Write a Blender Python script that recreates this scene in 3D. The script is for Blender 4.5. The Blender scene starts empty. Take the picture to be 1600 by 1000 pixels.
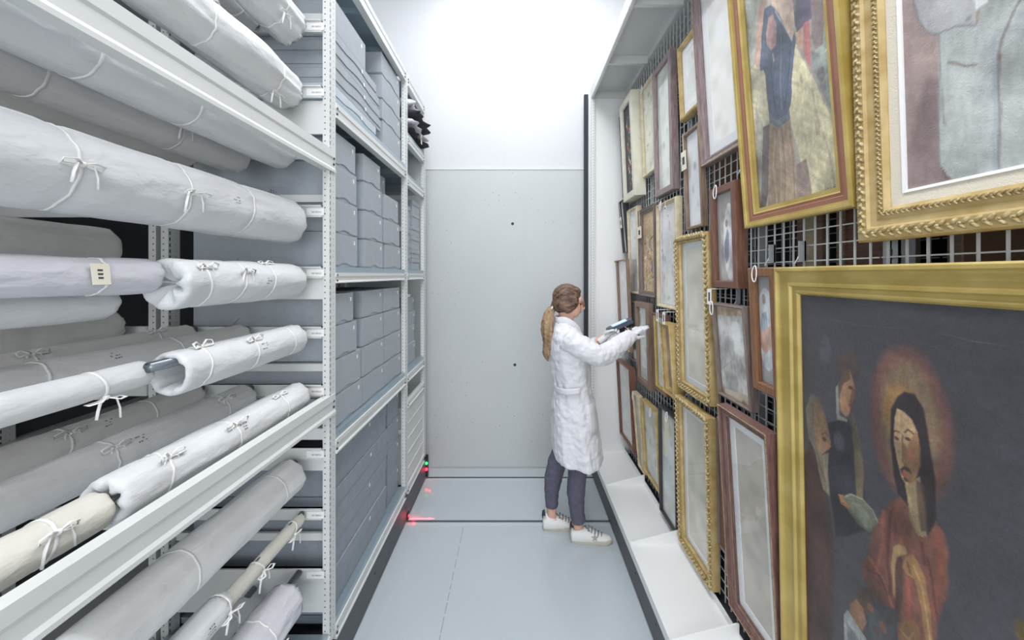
import bpy, math, random
import numpy as np
from math import sin, cos, pi, radians, hypot, atan2
from mathutils import Vector, Matrix, noise

C = bpy.context.scene.collection
sc = bpy.context.scene
random.seed(7)

# ---------------------------------------------------------------- camera, light, exposure
cam_d = bpy.data.cameras.new('camera')
cam = bpy.data.objects.new('camera', cam_d); C.objects.link(cam)
cam.location = (0, 0, 1.70); cam.rotation_euler = (pi/2, 0, radians(0.12)*0)
cam_d.sensor_width = 36; cam_d.lens = 36*600/1600
cam_d.shift_x = -8/1600; cam_d.shift_y = -71/1600
cam_d.clip_start = 0.02
sc.camera = cam
sc.view_settings.view_transform = 'Standard'; sc.view_settings.look = 'None'
sc.view_settings.gamma = 1; sc.view_settings.use_curve_mapping = False
sc.view_settings.exposure = EXPO = 0.60
w = bpy.data.worlds.new('world'); sc.world = w; w.use_nodes = True
w.node_tree.nodes['Background'].inputs[0].default_value = (0.9, 0.95, 1, 1)
w.node_tree.nodes['Background'].inputs[1].default_value = 0.15

def area(name, loc, rot, sx, sy, power, col=(0.97, 0.985, 1)):
    l = bpy.data.lights.new(name, 'AREA'); l.shape = 'RECTANGLE'; l.size = sx; l.size_y = sy
    l.energy = power; l.color = col
    o = bpy.data.objects.new(name, l); C.objects.link(o); o.location = loc; o.rotation_euler = rot
    return o
area('light_aisle', (0.0, 1.0, 4.3), (0, 0, 0), 1.3, 4.2, 65)
area('light_rear', (0.0, -2.2, 3.6), (radians(-48), 0, 0), 3.4, 2.0, 70)
area('fill_entry', (-0.3, -3.6, 2.0), (radians(90), 0, 0), 5.2, 3.0, 78)  # added fill behind the camera, widened to brighten the rolls and upright faces

# ---------------------------------------------------------------- helpers
def lin(c):
    r = []
    for v in c[:3]:
        v = v/255 if max(c[:3]) > 1.01 else v
        r.append(v/12.92 if v <= .04045 else ((v+.055)/1.055)**2.4)
    return tuple(r)

def mat(name, col, rough=.5, metal=0, var=0, vscale=8, bump=0, bscale=60, spec=.5, stretch=None, coat=0, col2=None, detail=4):
    m = bpy.data.materials.new(name); m.use_nodes = True
    nt = m.node_tree; b = nt.nodes['Principled BSDF']
    c = lin(col)
    b.inputs['Base Color'].default_value = (*c, 1)
    b.inputs['Roughness'].default_value = rough; b.inputs['Metallic'].default_value = metal
    b.inputs['Specular IOR Level'].default_value = spec
    b.inputs['Coat Weight'].default_value = coat; b.inputs['Coat Roughness'].default_value = .08
    tc = nt.nodes.new('ShaderNodeTexCoord'); mp = nt.nodes.new('ShaderNodeMapping')
    nt.links.new(tc.outputs['Object'], mp.inputs[0])
    if stretch: mp.inputs['Scale'].default_value = stretch
    if var or col2:
        n = nt.nodes.new('ShaderNodeTexNoise'); n.inputs['Scale'].default_value = vscale; n.inputs['Detail'].default_value = detail
        nt.links.new(mp.outputs[0], n.inputs[0])
        r = nt.nodes.new('ShaderNodeValToRGB'); r.color_ramp.elements[0].position = .32; r.color_ramp.elements[1].position = .68
        a = lin(col2) if col2 else tuple(max(0, x*(1-var)) for x in c)
        d = c if col2 else tuple(min(1, x*(1+var*.6)) for x in c)
        r.color_ramp.elements[0].color = (*a, 1); r.color_ramp.elements[1].color = (*d, 1)
        nt.links.new(n.outputs[0], r.inputs[0]); nt.links.new(r.outputs[0], b.inputs['Base Color'])
    if bump:
        n2 = nt.nodes.new('ShaderNodeTexNoise'); n2.inputs['Scale'].default_value = bscale; n2.inputs['Detail'].default_value = 5
        nt.links.new(mp.outputs[0], n2.inputs[0])
        bp = nt.nodes.new('ShaderNodeBump'); bp.inputs['Strength'].default_value = bump; bp.inputs['Distance'].default_value = .01
        nt.links.new(n2.outputs[0], bp.inputs['Height']); nt.links.new(bp.outputs[0], b.inputs['Normal'])
    return m

def emit(name, col, s):
    m = bpy.data.materials.new(name); m.use_nodes = True
    b = m.node_tree.nodes['Principled BSDF']
    b.inputs['Base Color'].default_value = (*lin(col), 1)
    b.inputs['Emission Color'].default_value = (*lin(col), 1); b.inputs['Emission Strength'].default_value = s
    return m

def glass_mat():
    m = bpy.data.materials.new('picture_glass'); m.use_nodes = True
    nt = m.node_tree; nt.nodes.clear()
    o = nt.nodes.new('ShaderNodeOutputMaterial'); mx = nt.nodes.new('ShaderNodeMixShader')
    t = nt.nodes.new('ShaderNodeBsdfTransparent'); g = nt.nodes.new('ShaderNodeBsdfGlossy')
    t.inputs[0].default_value = (1, 1, 1, 1); g.inputs['Roughness'].default_value = .015
    lw = nt.nodes.new('ShaderNodeLayerWeight'); lw.inputs['Blend'].default_value = .5
    p = nt.nodes.new('ShaderNodeMath'); p.operation = 'POWER'; p.inputs[1].default_value = 3.6
    q = nt.nodes.new('ShaderNodeMath'); q.operation = 'MULTIPLY_ADD'; q.inputs[1].default_value = .42; q.inputs[2].default_value = .025
    nt.links.new(lw.outputs['Facing'], p.inputs[0]); nt.links.new(p.outputs[0], q.inputs[0])
    nt.links.new(q.outputs[0], mx.inputs[0]); nt.links.new(t.outputs[0], mx.inputs[1]); nt.links.new(g.outputs[0], mx.inputs[2])
    nt.links.new(mx.outputs[0], o.inputs[0])
    return m

def attr_mat(name, rough=.45, bump=.15, coat=0):
    m = mat(name, (255, 255, 255), rough, bump=bump, bscale=260, coat=coat)
    nt = m.node_tree; a = nt.nodes.new('ShaderNodeAttribute'); a.attribute_name = 'Col'
    nt.links.new(a.outputs['Color'], nt.nodes['Principled BSDF'].inputs['Base Color'])
    return m

M = {}
M['white'] = mat('white_painted_steel', (220, 222, 221), .38, var=.03, vscale=3)
M['whitewall'] = mat('white_plaster', (217, 218, 221), .8, var=.02, vscale=2)
M['tray'] = mat('bright_white_steel', (238, 239, 239), .4)
M['hole'] = mat('dark_hole', (52, 54, 58), .7)
M['galv'] = mat('galvanised_shelf', (168, 184, 194), .3, metal=.55, var=.06, vscale=5)
M['black'] = mat('black_rubber', (38, 42, 50), .6)
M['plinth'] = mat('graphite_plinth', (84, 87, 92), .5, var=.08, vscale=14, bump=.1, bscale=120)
M['box'] = mat('grey_archival_board', (170, 177, 184), .62, var=.05, vscale=30, bump=.12, bscale=350)
M['box2'] = mat('darker_archival_board', (152, 159, 168), .66, var=.06, vscale=25, bump=.12, bscale=350)
M['boxl'] = mat('pale_wrapped_board', (196, 205, 214), .5, var=.05, vscale=10, bump=.3, bscale=12)
M['paper'] = mat('white_label', (244, 244, 242), .6)
M['ink'] = mat('print_ink', (70, 70, 82), .7)
M['steel'] = mat('zinc_steel', (176, 182, 188), .35, metal=.4)
M['wire'] = mat('grid_wire', (206, 210, 210), .4, metal=.0)
M['tube'] = mat('aluminium_tube', (135, 140, 146), .32, metal=.9)
M['led_r'] = emit('red_led', (255, 30, 50), 6); M['led_g'] = emit('green_led', (40, 220, 90), 2.5)
M['glass'] = glass_mat()
M['mount'] = mat('white_mount_board', (240, 242, 243), .8)
M['tag'] = mat('cream_tag', (236, 230, 212), .7)
M['string'] = mat('white_cotton_tape', (242, 242, 240), .85, bump=.2, bscale=300)
def fabric(name, c, b=.8):
    m = mat(name, c, .88, var=.035, vscale=5, bump=b, bscale=9, spec=.2, stretch=(1, .5, 1))
    [n for n in m.node_tree.nodes if n.type == 'BUMP'][0].inputs['Distance'].default_value = .03
    return m
FAB = {'w': fabric('nonwoven_white', (220, 222, 224)), 'g': fabric('nonwoven_white_lift', (230, 231, 231)),  # g and d: same white cloth, colour raised in place of light on shaded rolls
       'd': fabric('nonwoven_white_lift_deep', (232, 231, 227)), 'c': fabric('nonwoven_cream', (220, 217, 208)),
       'l': fabric('nonwoven_lilac', (214, 214, 221), .9)}

class MB:
    def __init__(s): s.v = []; s.f = []; s.m = []
    def add(s, vs, fs, mi=0):
        o = len(s.v); s.v += [tuple(p) for p in vs]
        for f in fs: s.f.append([i+o for i in f]); s.m.append(mi)
        return s
    def box(s, x0, x1, y0, y1, z0, z1, mi=0):
        v = [(x0,y0,z0),(x1,y0,z0),(x1,y1,z0),(x0,y1,z0),(x0,y0,z1),(x1,y0,z1),(x1,y1,z1),(x0,y1,z1)]
        return s.add(v, [(0,3,2,1),(4,5,6,7),(0,1,5,4),(1,2,6,5),(2,3,7,6),(3,0,4,7)], mi)
    def prism(s, poly, a, b, mp, mi=0):
        """poly of (u,v) pairs extruded from w=a to w=b; mp(u,v,w) gives the point"""
        n = len(poly); vs = [mp(u, v, a) for u, v in poly]+[mp(u, v, b) for u, v in poly]
        return s.add(vs, [list(range(n))[::-1], list(range(n, 2*n))]+[(i, (i+1) % n, n+(i+1) % n, n+i) for i in range(n)], mi)
    def tube(s, pts, r, n=8, mi=0, cap=True, flat=None):
        pts = [Vector(p) for p in pts]; rs = r if isinstance(r, (list, tuple)) else [r]*len(pts)
        up = None; rings = []
        for i, p in enumerate(pts):
            t = (pts[min(i+1, len(pts)-1)]-pts[max(i-1, 0)]).normalized()
            if up is None: up = Vector((0, 0, 1)) if abs(t.z) < .9 else Vector((1, 0, 0))
            a = t.cross(up).normalized(); up = a.cross(t).normalized()
            q = rs[i]; qa, qb = q if isinstance(q, tuple) else (q, q)
            rings.append([p+a*cos(2*pi*k/n)*qa+up*sin(2*pi*k/n)*qb for k in range(n)])
        return s.rings(rings, mi, cap)
    def rings(s, rings, mi=0, cap=True, closed=False):
        n = len(rings[0]); vs = [p for r in rings for p in r]; fs = []
        m = len(rings)
        for i in range(m if closed else m-1):
            for k in range(n): fs.append((i*n+k, i*n+(k+1) % n, ((i+1) % m)*n+(k+1) % n, ((i+1) % m)*n+k))
        if cap and not closed: fs.append(list(range(n))[::-1]); fs.append([(m-1)*n+k for k in range(n)])
        return s.add(vs, fs, mi)
    def ell(s, c, r, n=12, m=8, mi=0, rot=None):
        c = Vector(c); rings = []
        for i in range(m+1):
            t = pi*(i+.001)/(m+.002); ring = []
            for k in range(n):
                a = 2*pi*k/n
                p = Vector((r[0]*sin(t)*cos(a), r[1]*sin(t)*sin(a), -r[2]*cos(t)))
                if rot is not None: p = rot @ p
                ring.append(c+p)
            rings.append(ring)
        return s.rings(rings, mi, True)
    def build(s, name, mats, parent=None, origin=None, smooth=False):
        if origin is None: origin = ORI.get(parent.name, (0, 0, 0)) if parent else (0, 0, 0)
        me = bpy.data.meshes.new(name); ox, oy, oz = origin
        me.from_pydata([(x-ox, y-oy, z-oz) for x, y, z in s.v], [], s.f)
        if not isinstance(mats, (list, tuple)): mats = [mats]
        for m in mats: me.materials.append(m)
        if len(mats) > 1: me.polygons.foreach_set('material_index', s.m)
        if smooth: me.polygons.foreach_set('use_smooth', [True]*len(me.polygons))
        me.update()
        o = bpy.data.objects.new(name, me); C.objects.link(o)
        if parent: o.parent = parent; ORI[o.name] = origin
        else: o.location = origin
        return o
ORI = {}
USED = set()
def tag(o, label, cat, group=None):
    assert 4 <= len(label.split()) <= 16, label
    if label in USED: print('DUPLICATE LABEL', label)
    USED.add(label)
    o['label'] = label; o['category'] = cat
    if group: o['group'] = group
    return o
def thing(name, loc, label, cat, group=None):
    o = bpy.data.objects.new(name, None); C.objects.link(o); o.location = loc; o.empty_display_size = .05
    ORI[o.name] = tuple(loc)
    return tag(o, label, cat, group)
def struct(o): o['kind'] = 'structure'; return o
def sm(o, ang=40):
    o.data.polygons.foreach_set('use_smooth', [True]*len(o.data.polygons))
    md = o.modifiers.new('edge', 'EDGE_SPLIT'); md.split_angle = radians(ang)
    return o
def bevel(o, wd, seg=2):
    b = o.modifiers.new('bevel', 'BEVEL'); b.width = wd; b.segments = seg; b.limit_method = 'ANGLE'; return o
def text_mesh(s, size):
    cu = bpy.data.curves.new('t', 'FONT'); cu.body = s; cu.size = size; cu.align_x = 'LEFT'
    o = bpy.data.objects.new('t', cu); C.objects.link(o)
    bpy.context.view_layer.update()
    me = bpy.data.meshes.new_from_object(o.evaluated_get(bpy.context.evaluated_depsgraph_get()))
    vs = [tuple(v.co) for v in me.vertices]; fs = [list(p.vertices) for p in me.polygons]
    bpy.data.objects.remove(o); bpy.data.curves.remove(cu); bpy.data.meshes.remove(me)
    return vs, fs

# ---------------------------------------------------------------- the room
WY = 3.378
def floor_mat():
    m = mat('blue_grey_epoxy', (190, 199, 205), .16, var=.03, vscale=1.6, bump=.04, bscale=3, coat=.3)
    return m
def concrete_mat():
    m = mat('pale_concrete', (200, 204, 205), .72, var=.035, vscale=1.3, bump=.08, bscale=40)
    nt = m.node_tree; b = nt.nodes['Principled BSDF']
    src = b.inputs['Base Color'].links[0].from_socket
    tc = nt.nodes.new('ShaderNodeTexCoord'); mpn = nt.nodes.new('ShaderNodeMapping'); mpn.inputs['Scale'].default_value = (1, 1, .75)
    nt.links.new(tc.outputs['Object'], mpn.inputs[0])
    vo = nt.nodes.new('ShaderNodeTexVoronoi'); vo.inputs['Scale'].default_value = 19
    nt.links.new(mpn.outputs[0], vo.inputs[0])
    lt = nt.nodes.new('ShaderNodeMath'); lt.operation = 'LESS_THAN'; lt.inputs[1].default_value = .1
    nt.links.new(vo.outputs['Distance'], lt.inputs[0])
    nz = nt.nodes.new('ShaderNodeTexNoise'); nz.inputs['Scale'].default_value = 2.5; nt.links.new(tc.outputs['Object'], nz.inputs[0])
    g = nt.nodes.new('ShaderNodeMath'); g.operation = 'GREATER_THAN'; g.inputs[1].default_value = .52; nt.links.new(nz.outputs[0], g.inputs[0])
    mu = nt.nodes.new('ShaderNodeMath'); mu.operation = 'MULTIPLY'; nt.links.new(lt.outputs[0], mu.inputs[0]); nt.links.new(g.outputs[0], mu.inputs[1])
    m2 = nt.nodes.new('ShaderNodeMath'); m2.operation = 'MULTIPLY'; m2.inputs[1].default_value = .5; nt.links.new(mu.outputs[0], m2.inputs[0])
    mx = nt.nodes.new('ShaderNodeMixRGB'); mx.inputs[2].default_value = (.25, .26, .26, 1)
    nt.links.new(m2.outputs[0], mx.inputs[0]); nt.links.new(src, mx.inputs[1]); nt.links.new(mx.outputs[0], b.inputs['Base Color'])
    return m
XL, XR, YB, ZC = -3.3, 2.7, -4.2, 4.5
struct(MB().box(XL, XR, YB, WY+.2, -.1, 0).build('floor', floor_mat()))
b = MB().box(XL, XR, WY, WY+.2, 0, 2.625)
wl = struct(b.build('wall_back', concrete_mat()))
mk = MB()
for px, pz in ((-.04, 2.147), (-.02, .906)):
    mk.add([(px+.013*cos(2*pi*k/14), WY-.001, pz+.013*sin(2*pi*k/14)) for k in range(14)], [list(range(14))])
tie = mk.build('tie_hole', M['hole'], wl)
MB().box(.056, .059, WY-.0015, WY, .02, 2.60).build('joint_line', mat('concrete_joint', (196, 199, 201), .8), wl)
b = MB().box(XL, XR, WY+.012, WY+.2, 2.625, ZC)
struct(b.build('wall_back_upper', M['whitewall']))
struct(MB().box(-.112, -.106, WY+.009, WY+.012, 2.66, ZC).build('trim_1', mat('joint_grey', (214, 216, 220), .8)))
struct(MB().box(XL, XR, WY-.004, WY+.2, 2.622, 2.632).build('trim_2', M['whitewall']))
struct(MB().box(XL-.1, XL, YB, WY, 0, ZC).build('wall_left', M['whitewall']))
struct(MB().box(XR, XR+.1, YB, WY, 0, ZC).build('wall_right', M['whitewall']))
struct(MB().box(XL, XR, YB-.1, YB, 0, ZC).build('wall_front', M['whitewall']))
struct(MB().box(XL, XR, YB, WY, ZC, ZC+.1).build('ceiling', M['whitewall']))
# floor rails of the mobile racks, sunk flush; the joint in the screed
rl = mat('dark_rail_steel', (96, 104, 110), .45, metal=.3)
lt_ = mat('rail_cover_steel', (206, 214, 218), .3, metal=.2)
for k, (yy, lab) in enumerate(((3.215, 'steel floor rail set in the floor close to the concrete wall'), (2.645, 'steel floor rail crossing the aisle where the person stands'),
                   (.45, 'steel floor rail crossing the aisle below the camera'))):
    t = thing('floor_rail', (0, yy, 0), lab, 'rail', 'floor rails of the mobile racks')
    MB().box(-.76, .66, yy-.011, yy+.011, 0, .0012).build('groove', rl, t)
    MB().box(-.76, .66, yy-.045, yy-.012, 0, .001).build('cover_strip', lt_, t)
jb = MB(); rnd = random.Random(3)
y = .3
while y < 2.58:
    l = rnd.uniform(.02, .09); x = -.36+(y-1.78)*.0
    x0 = -.362+.0*y
    jb.box(x0-.0012, x0+.0012, y, y+l, 0, .0008); y += l+rnd.uniform(.005, .03)
jb2 = struct(jb.build('trim_3', mat('joint_dark', (120, 128, 134), .8)))
struct(MB().box(-.76, .62, WY-.006, WY, 0, .012).build('baseboard_back', mat('sealant_grey', (176, 180, 182), .6)))
for k, yy in enumerate((-2.6, -.6, 1.4)):
    t = thing('ceiling_light', (0, yy, ZC-.08), ['long white ceiling light tube far behind the camera', 'long white ceiling light tube above the camera', 'long white ceiling light tube above the aisle end'][k], 'light', 'ceiling light tubes')
    MB().box(-.06, .06, yy-.7, yy+.7, ZC-.05, ZC).build('housing', M['white'], t)
    MB().tube([(0, yy-.68, ZC-.065), (0, yy+.68, ZC-.065)], .016, 10).build('tube', emit('lamp_tube', (255, 255, 255), 10), t)
# ---------------------------------------------------------------- left mobile rack
FX = -.76
BARS = [2.70, 2.436, 2.19, 1.956, 1.71, 1.469, 1.236, .982, .739, .498]
rack = thing('mobile_shelving', (-1.08, 1.4, 0), 'white steel mobile shelving rack of three bays along the left of the aisle', 'shelving')
def post(x0, x1, y0, y1, z0, z1, parent, face=1):
    """upright: holes and slots face the aisle (+x) and the camera (-y)"""
    b = MB().box(x0, x1, y0, y1, z0, z1)
    xf = x1+.0004 if face > 0 else x0-.0004
    z = z0+.02; k = 0
    while z < z1-.02:
        a = y0+(y1-y0)*.10
        b.box(min(xf, xf-.0003), xf, a, a+.0045, z, z+.014, 1)
        c = y0+(y1-y0)*.62
        b.box(min(xf, xf-.0003), xf, c, c+.003, z+.008, z+.011, 1)
        cx = x0+(x1-x0)*(.35 if face > 0 else .65)
        b.box(cx-.0022, cx+.0022, y0-.0004, y0, z+.009, z+.0135, 1)
        z += .0245; k += 1
    return b.build('upright', [M['white'], M['hole']], parent)
POSTY = [(-.45, -.396), (1.554, 1.608), (2.61, 2.665), (3.13, 3.185)]
for (a, b_) in POSTY:
    post(-.787, FX, a, b_, .20, 3.09, rack); post(-1.442, -1.412, a, b_, .20, 3.09, rack)
def beam(y0, y1, zt, zb, parent, step=True):
    h = zt-zb
    p = [(FX-.028, zt), (FX+.004, zt), (FX+.004, zt-h*.34), (FX+.0005, zt-h*.42), (FX+.0005, zb+h*.22), (FX+.006, zb+h*.12), (FX+.006, zb), (FX-.028, zb)]
    b = MB().prism(p, y0, y1, lambda u, v, w: (u, w, v))
    for yy in (y0+.012, y1-.012):
        for zz in (zt-h*.5-.012, zt-h*.5+.012):
            b.box(FX+.0005, FX+.0045, yy-.004, yy+.004, zz-.004, zz+.004, 1)
    return b.build('beam', [M['white'], M['hole']], parent)
beam(-.45, 1.556, 3.09, 3.01, rack); beam(-.45, 1.60, 2.213, 2.122, rack); beam(-.45, 1.60, 1.208, 1.122, rack); beam(-.45, 1.556, .235, .175, rack)
B2 = [(3.09, 3.012), (2.42, 2.356), (1.708, 1.664), (1.008, .95), (.235, .175)]
for zt, zb in B2: beam(1.606, 2.613, zt, zb, rack)
B3 = [(3.09, 3.012), (2.665, 2.61), (2.375, 2.32), (1.708, 1.664), (1.008, .955), (.82, .775), (.235, .175)]
for zt, zb in B3: beam(2.665, 3.133, zt, zb, rack)
def pan(y0, y1, z, parent, t=.026, back=-1.41):
    b = MB().box(back, FX-.002, y0, y1, z, z+t)
    n = max(2, int((y1-y0)/.25))
    for i in range(1, n): b.box(back, FX-.03, y0+(y1-y0)*i/n-.012, y0+(y1-y0)*i/n+.012, z-.03, z)
    return b.build('shelf_panel', M['galv'], parent)
for zt, zb in B2[1:]: pan(1.612, 2.606, zt, rack)
for zt, zb in B3[1:-2]: pan(2.67, 3.128, zt, rack)
pan(-.39, 1.55, .235, rack, .012); pan(1.612, 2.606, 3.045, rack, .01); pan(2.67, 3.128, 3.045, rack, .01); pan(-.39, 1.55, 3.045, rack, .01)
pl = MB().box(-1.43, FX, -.45, 3.185, .012, .172)
for yy in (.4, 1.2, 2.05, 2.62, 3.05): pl.box(FX, FX+.001, yy-.006, yy+.006, .1, .112, 1)
pl.build('plinth', [M['plinth'], M['black']], rack)
# support bars that carry the roll cores, with small printed labels
TV, TF = text_mesh('003 BE0251', .0085)
for i, z in enumerate(BARS):
    b = MB().box(-1.412, -.786, 1.542, 1.553, z-.025, z+.022).box(-1.412, -.786, 1.535, 1.553, z+.017, z+.022)
    sb = b.build('support_bar', M['white'], rack)
    if i != 2:
        L = MB().box(-.845, -.775, 1.5405, 1.5418, z-.018, z+.010)
        L.add([(-.824+x, 1.5400, z-.008+y) for x, y, _ in TV], TF, 1)
        L.build('bar_label', [M['paper'], M['ink']], sb)
for z0, z1 in ((2.27, 2.405), (1.60, 1.686), (1.03, 1.075), (.905, .955), (.33, .472)):
    MB().box(-1.41, -.787, 1.5575, 1.5685, z0, z1).build('end_plate', M['white'], rack)
for (a, b_) in POSTY[1:3]:
    for z in (.6, 1.3, 2.0, 2.75): MB().box(-1.41, -.787, b_-.02, b_-.008, z, z+.03).build('cross_brace', M['white'], rack)
MB().box(-1.412, -.787, 3.15, 3.16, 2.35, 3.05).build('end_plate', M['white'], rack)
# second rack, back to back with it
rear = thing('mobile_shelving', (-1.8, 1.4, 0), 'white steel rack standing behind the left one, seen through the rolls', 'shelving')
for (a, b_) in POSTY:
    post(-1.492, -1.462, a, b_, .20, 3.09, rear, -1); post(-2.13, -2.10, a, b_, .20, 3.09, rear)
for z in (3.05, 2.4, .98, .2):
    MB().box(-2.13, -1.465, -.45, 3.185, z, z+.03).build('shelf_panel', M['white'], rear)
MB().box(-2.15, -2.131, -.45, 3.185, .02, 3.09).build('shade_panel', M['plinth'], rear)  # added dark sheet that blocks light and keeps gaps between rolls black
MB().box(-2.12, -1.47, -.45, 3.185, .012, .19).build('plinth', M['plinth'], rear)
for z in (1.956, 1.469, 1.236, .739): MB().box(-2.1, -1.492, 1.545, 1.556, z-.025, z+.022).build('support_bar', M['white'], rear)

# ---------------------------------------------------------------- rolls
def roll_mesh(x, z, r, y0, y1, seed, lump, ties, near, far):
    nA = 44; L = y1-y0; nY = max(14, int(L/.016)); rings = []
    rs = Vector((seed*3.1, seed*1.7, seed*.9))
    def R(a, y, k=1.0):
        d = Vector((cos(a)*.9, y*3.0, sin(a)*.9)); lump_ = lump*1.35
        v = 1+lump_*(.9*noise.noise(d*1.1+rs)+.45*noise.noise(Vector((cos(a)*3, y*7, sin(a)*3))+rs)+.22*noise.noise(Vector((cos(a)*9, y*11, sin(a)*9))+rs))
        fold = noise.noise(Vector((a*4.0+seed, y*2.2, seed)))
        v += lump_*.5*max(0, abs(fold)-.15)
        for t in ties:
            q = (y-t)/.014
            if abs(q) < 3: v -= .05*math.exp(-q*q)
            q2 = (y-t)/.07
            if abs(q2) < 3: v += lump*.22*sin(a*11+seed+t*9)*math.exp(-q2*q2)
        return r*v*k
    def ring(y, k=1.0, wob=0, dz=0):
        return [(x+cos(2*pi*i/nA)*R(2*pi*i/nA, y)*k*(1+wob*sin(9*2*pi*i/nA+seed)),
                 y+(wob*.05*sin(7*2*pi*i/nA+seed*2) if wob else 0),
                 z+dz+sin(2*pi*i/nA)*R(2*pi*i/nA, y)*k*(1+wob*sin(9*2*pi*i/nA+seed))) for i in range(nA)]
    if near == 'gather':
        seq = [(.10, .045, .1), (.22, .03, .25), (.42, .014, .16), (.66, .003, .09), (.86, 0, .04), (.97, .006, .02)]
        for k, dy, wb in seq: rings.append(ring(y0+dy, k, wb))
    elif near == 'hollow':
        for k, dy, wb in [(.50, .13, .05), (.56, .07, .1), (.62, .03, .09), (.70, .008, .06), (.84, 0, .03), (.96, .005, .02)]: rings.append(ring(y0+dy, k, wb))
    for i in range(nY+1): rings.append(ring(y0+.012+(L-.03)*i/nY))
    if far == 'round':
        for k, dy in ((.975, -.008), (.90, 0), (.72, .004), (.45, .002), (.16, -.004)): rings.append(ring(y1+dy, k, .03))
    elif far == 'point':
        for k, dy in ((.93, .0), (.78, .018), (.58, .035), (.34, .048), (.16, .052)): rings.append(ring(y1-.03+dy, k, .10))
    mb = MB().rings(rings, 0, True)
    return mb, R
def tie_mesh(x, z, R, t, seed, bow):
    mb = MB(); rd = random.Random(seed*31+int(t*100))
    n = 40; wdt = .0034; th = .0016; sk = rd.uniform(-.012, .012)
    def P(a, off, w): return (x+cos(a)*(R(a, t)+off), t+w+sk*sin(a), z+sin(a)*(R(a, t)+off))
    rings = []
    for k in range(n):
        a = 2*pi*k/n; rings.append([P(a, .0008, -wdt), P(a, .0008+th, -wdt), P(a, .0008+th, wdt), P(a, .0008, wdt)])
    mb.rings(rings, 0, closed=True)
    if bow is not None:
        a0 = bow; c = Vector(P(a0, .004, 0)); rad = Vector((cos(a0), 0, sin(a0))); tan = Vector((-sin(a0), 0, cos(a0))); ax = Vector((0, 1, 0))
        mb.ell(c, (.006, .007, .006), 8, 5)
        for s in (-1, 1):
            l = rd.uniform(.028, .042); h = rd.uniform(.006, .016)
            pts = [c, c+ax*s*l*.5+rad*h+tan*.006, c+ax*s*l+rad*h*.8+tan*.002, c+ax*s*l*.95+rad*h*.2-tan*.006, c+ax*s*l*.4+rad*.003-tan*.004, c]
            mb.tube(pts, [(.0035, .0012)]*len(pts), 6)
            l2 = rd.uniform(.03, .055); dn = Vector((0, 0, -1))
            pts = [c, c+ax*s*l2*.35+rad*.006, c+ax*s*l2*.5+rad*.006+dn*l2*.5, c+ax*s*l2*.55+rad*.004+dn*l2]
            mb.tube(pts, [(.0035, .001)]*4, 6)
    return mb
def mark_mesh(x, z, R, a0, y, seed):
    """small stamped inventory marks that follow the cloth"""
    mb = MB(); rd = random.Random(seed)
    def P(u, v): a = a0+v/max(.02, R(a0, y)); return (x+cos(a)*(R(a, y+u)+.0012), y+u, z+sin(a)*(R(a, y+u)+.0012))
    for i in range(3):
        for j in range(4):
            if rd.random() < .35: continue
            u = -.014+j*.007; v = .009-i*.008
            mb.add([P(u, v), P(u+.0052, v), P(u+.0052, v-rd.choice((.0015, .0035))), P(u, v-.0018)], [(0, 1, 2, 3)])
    return mb
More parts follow.
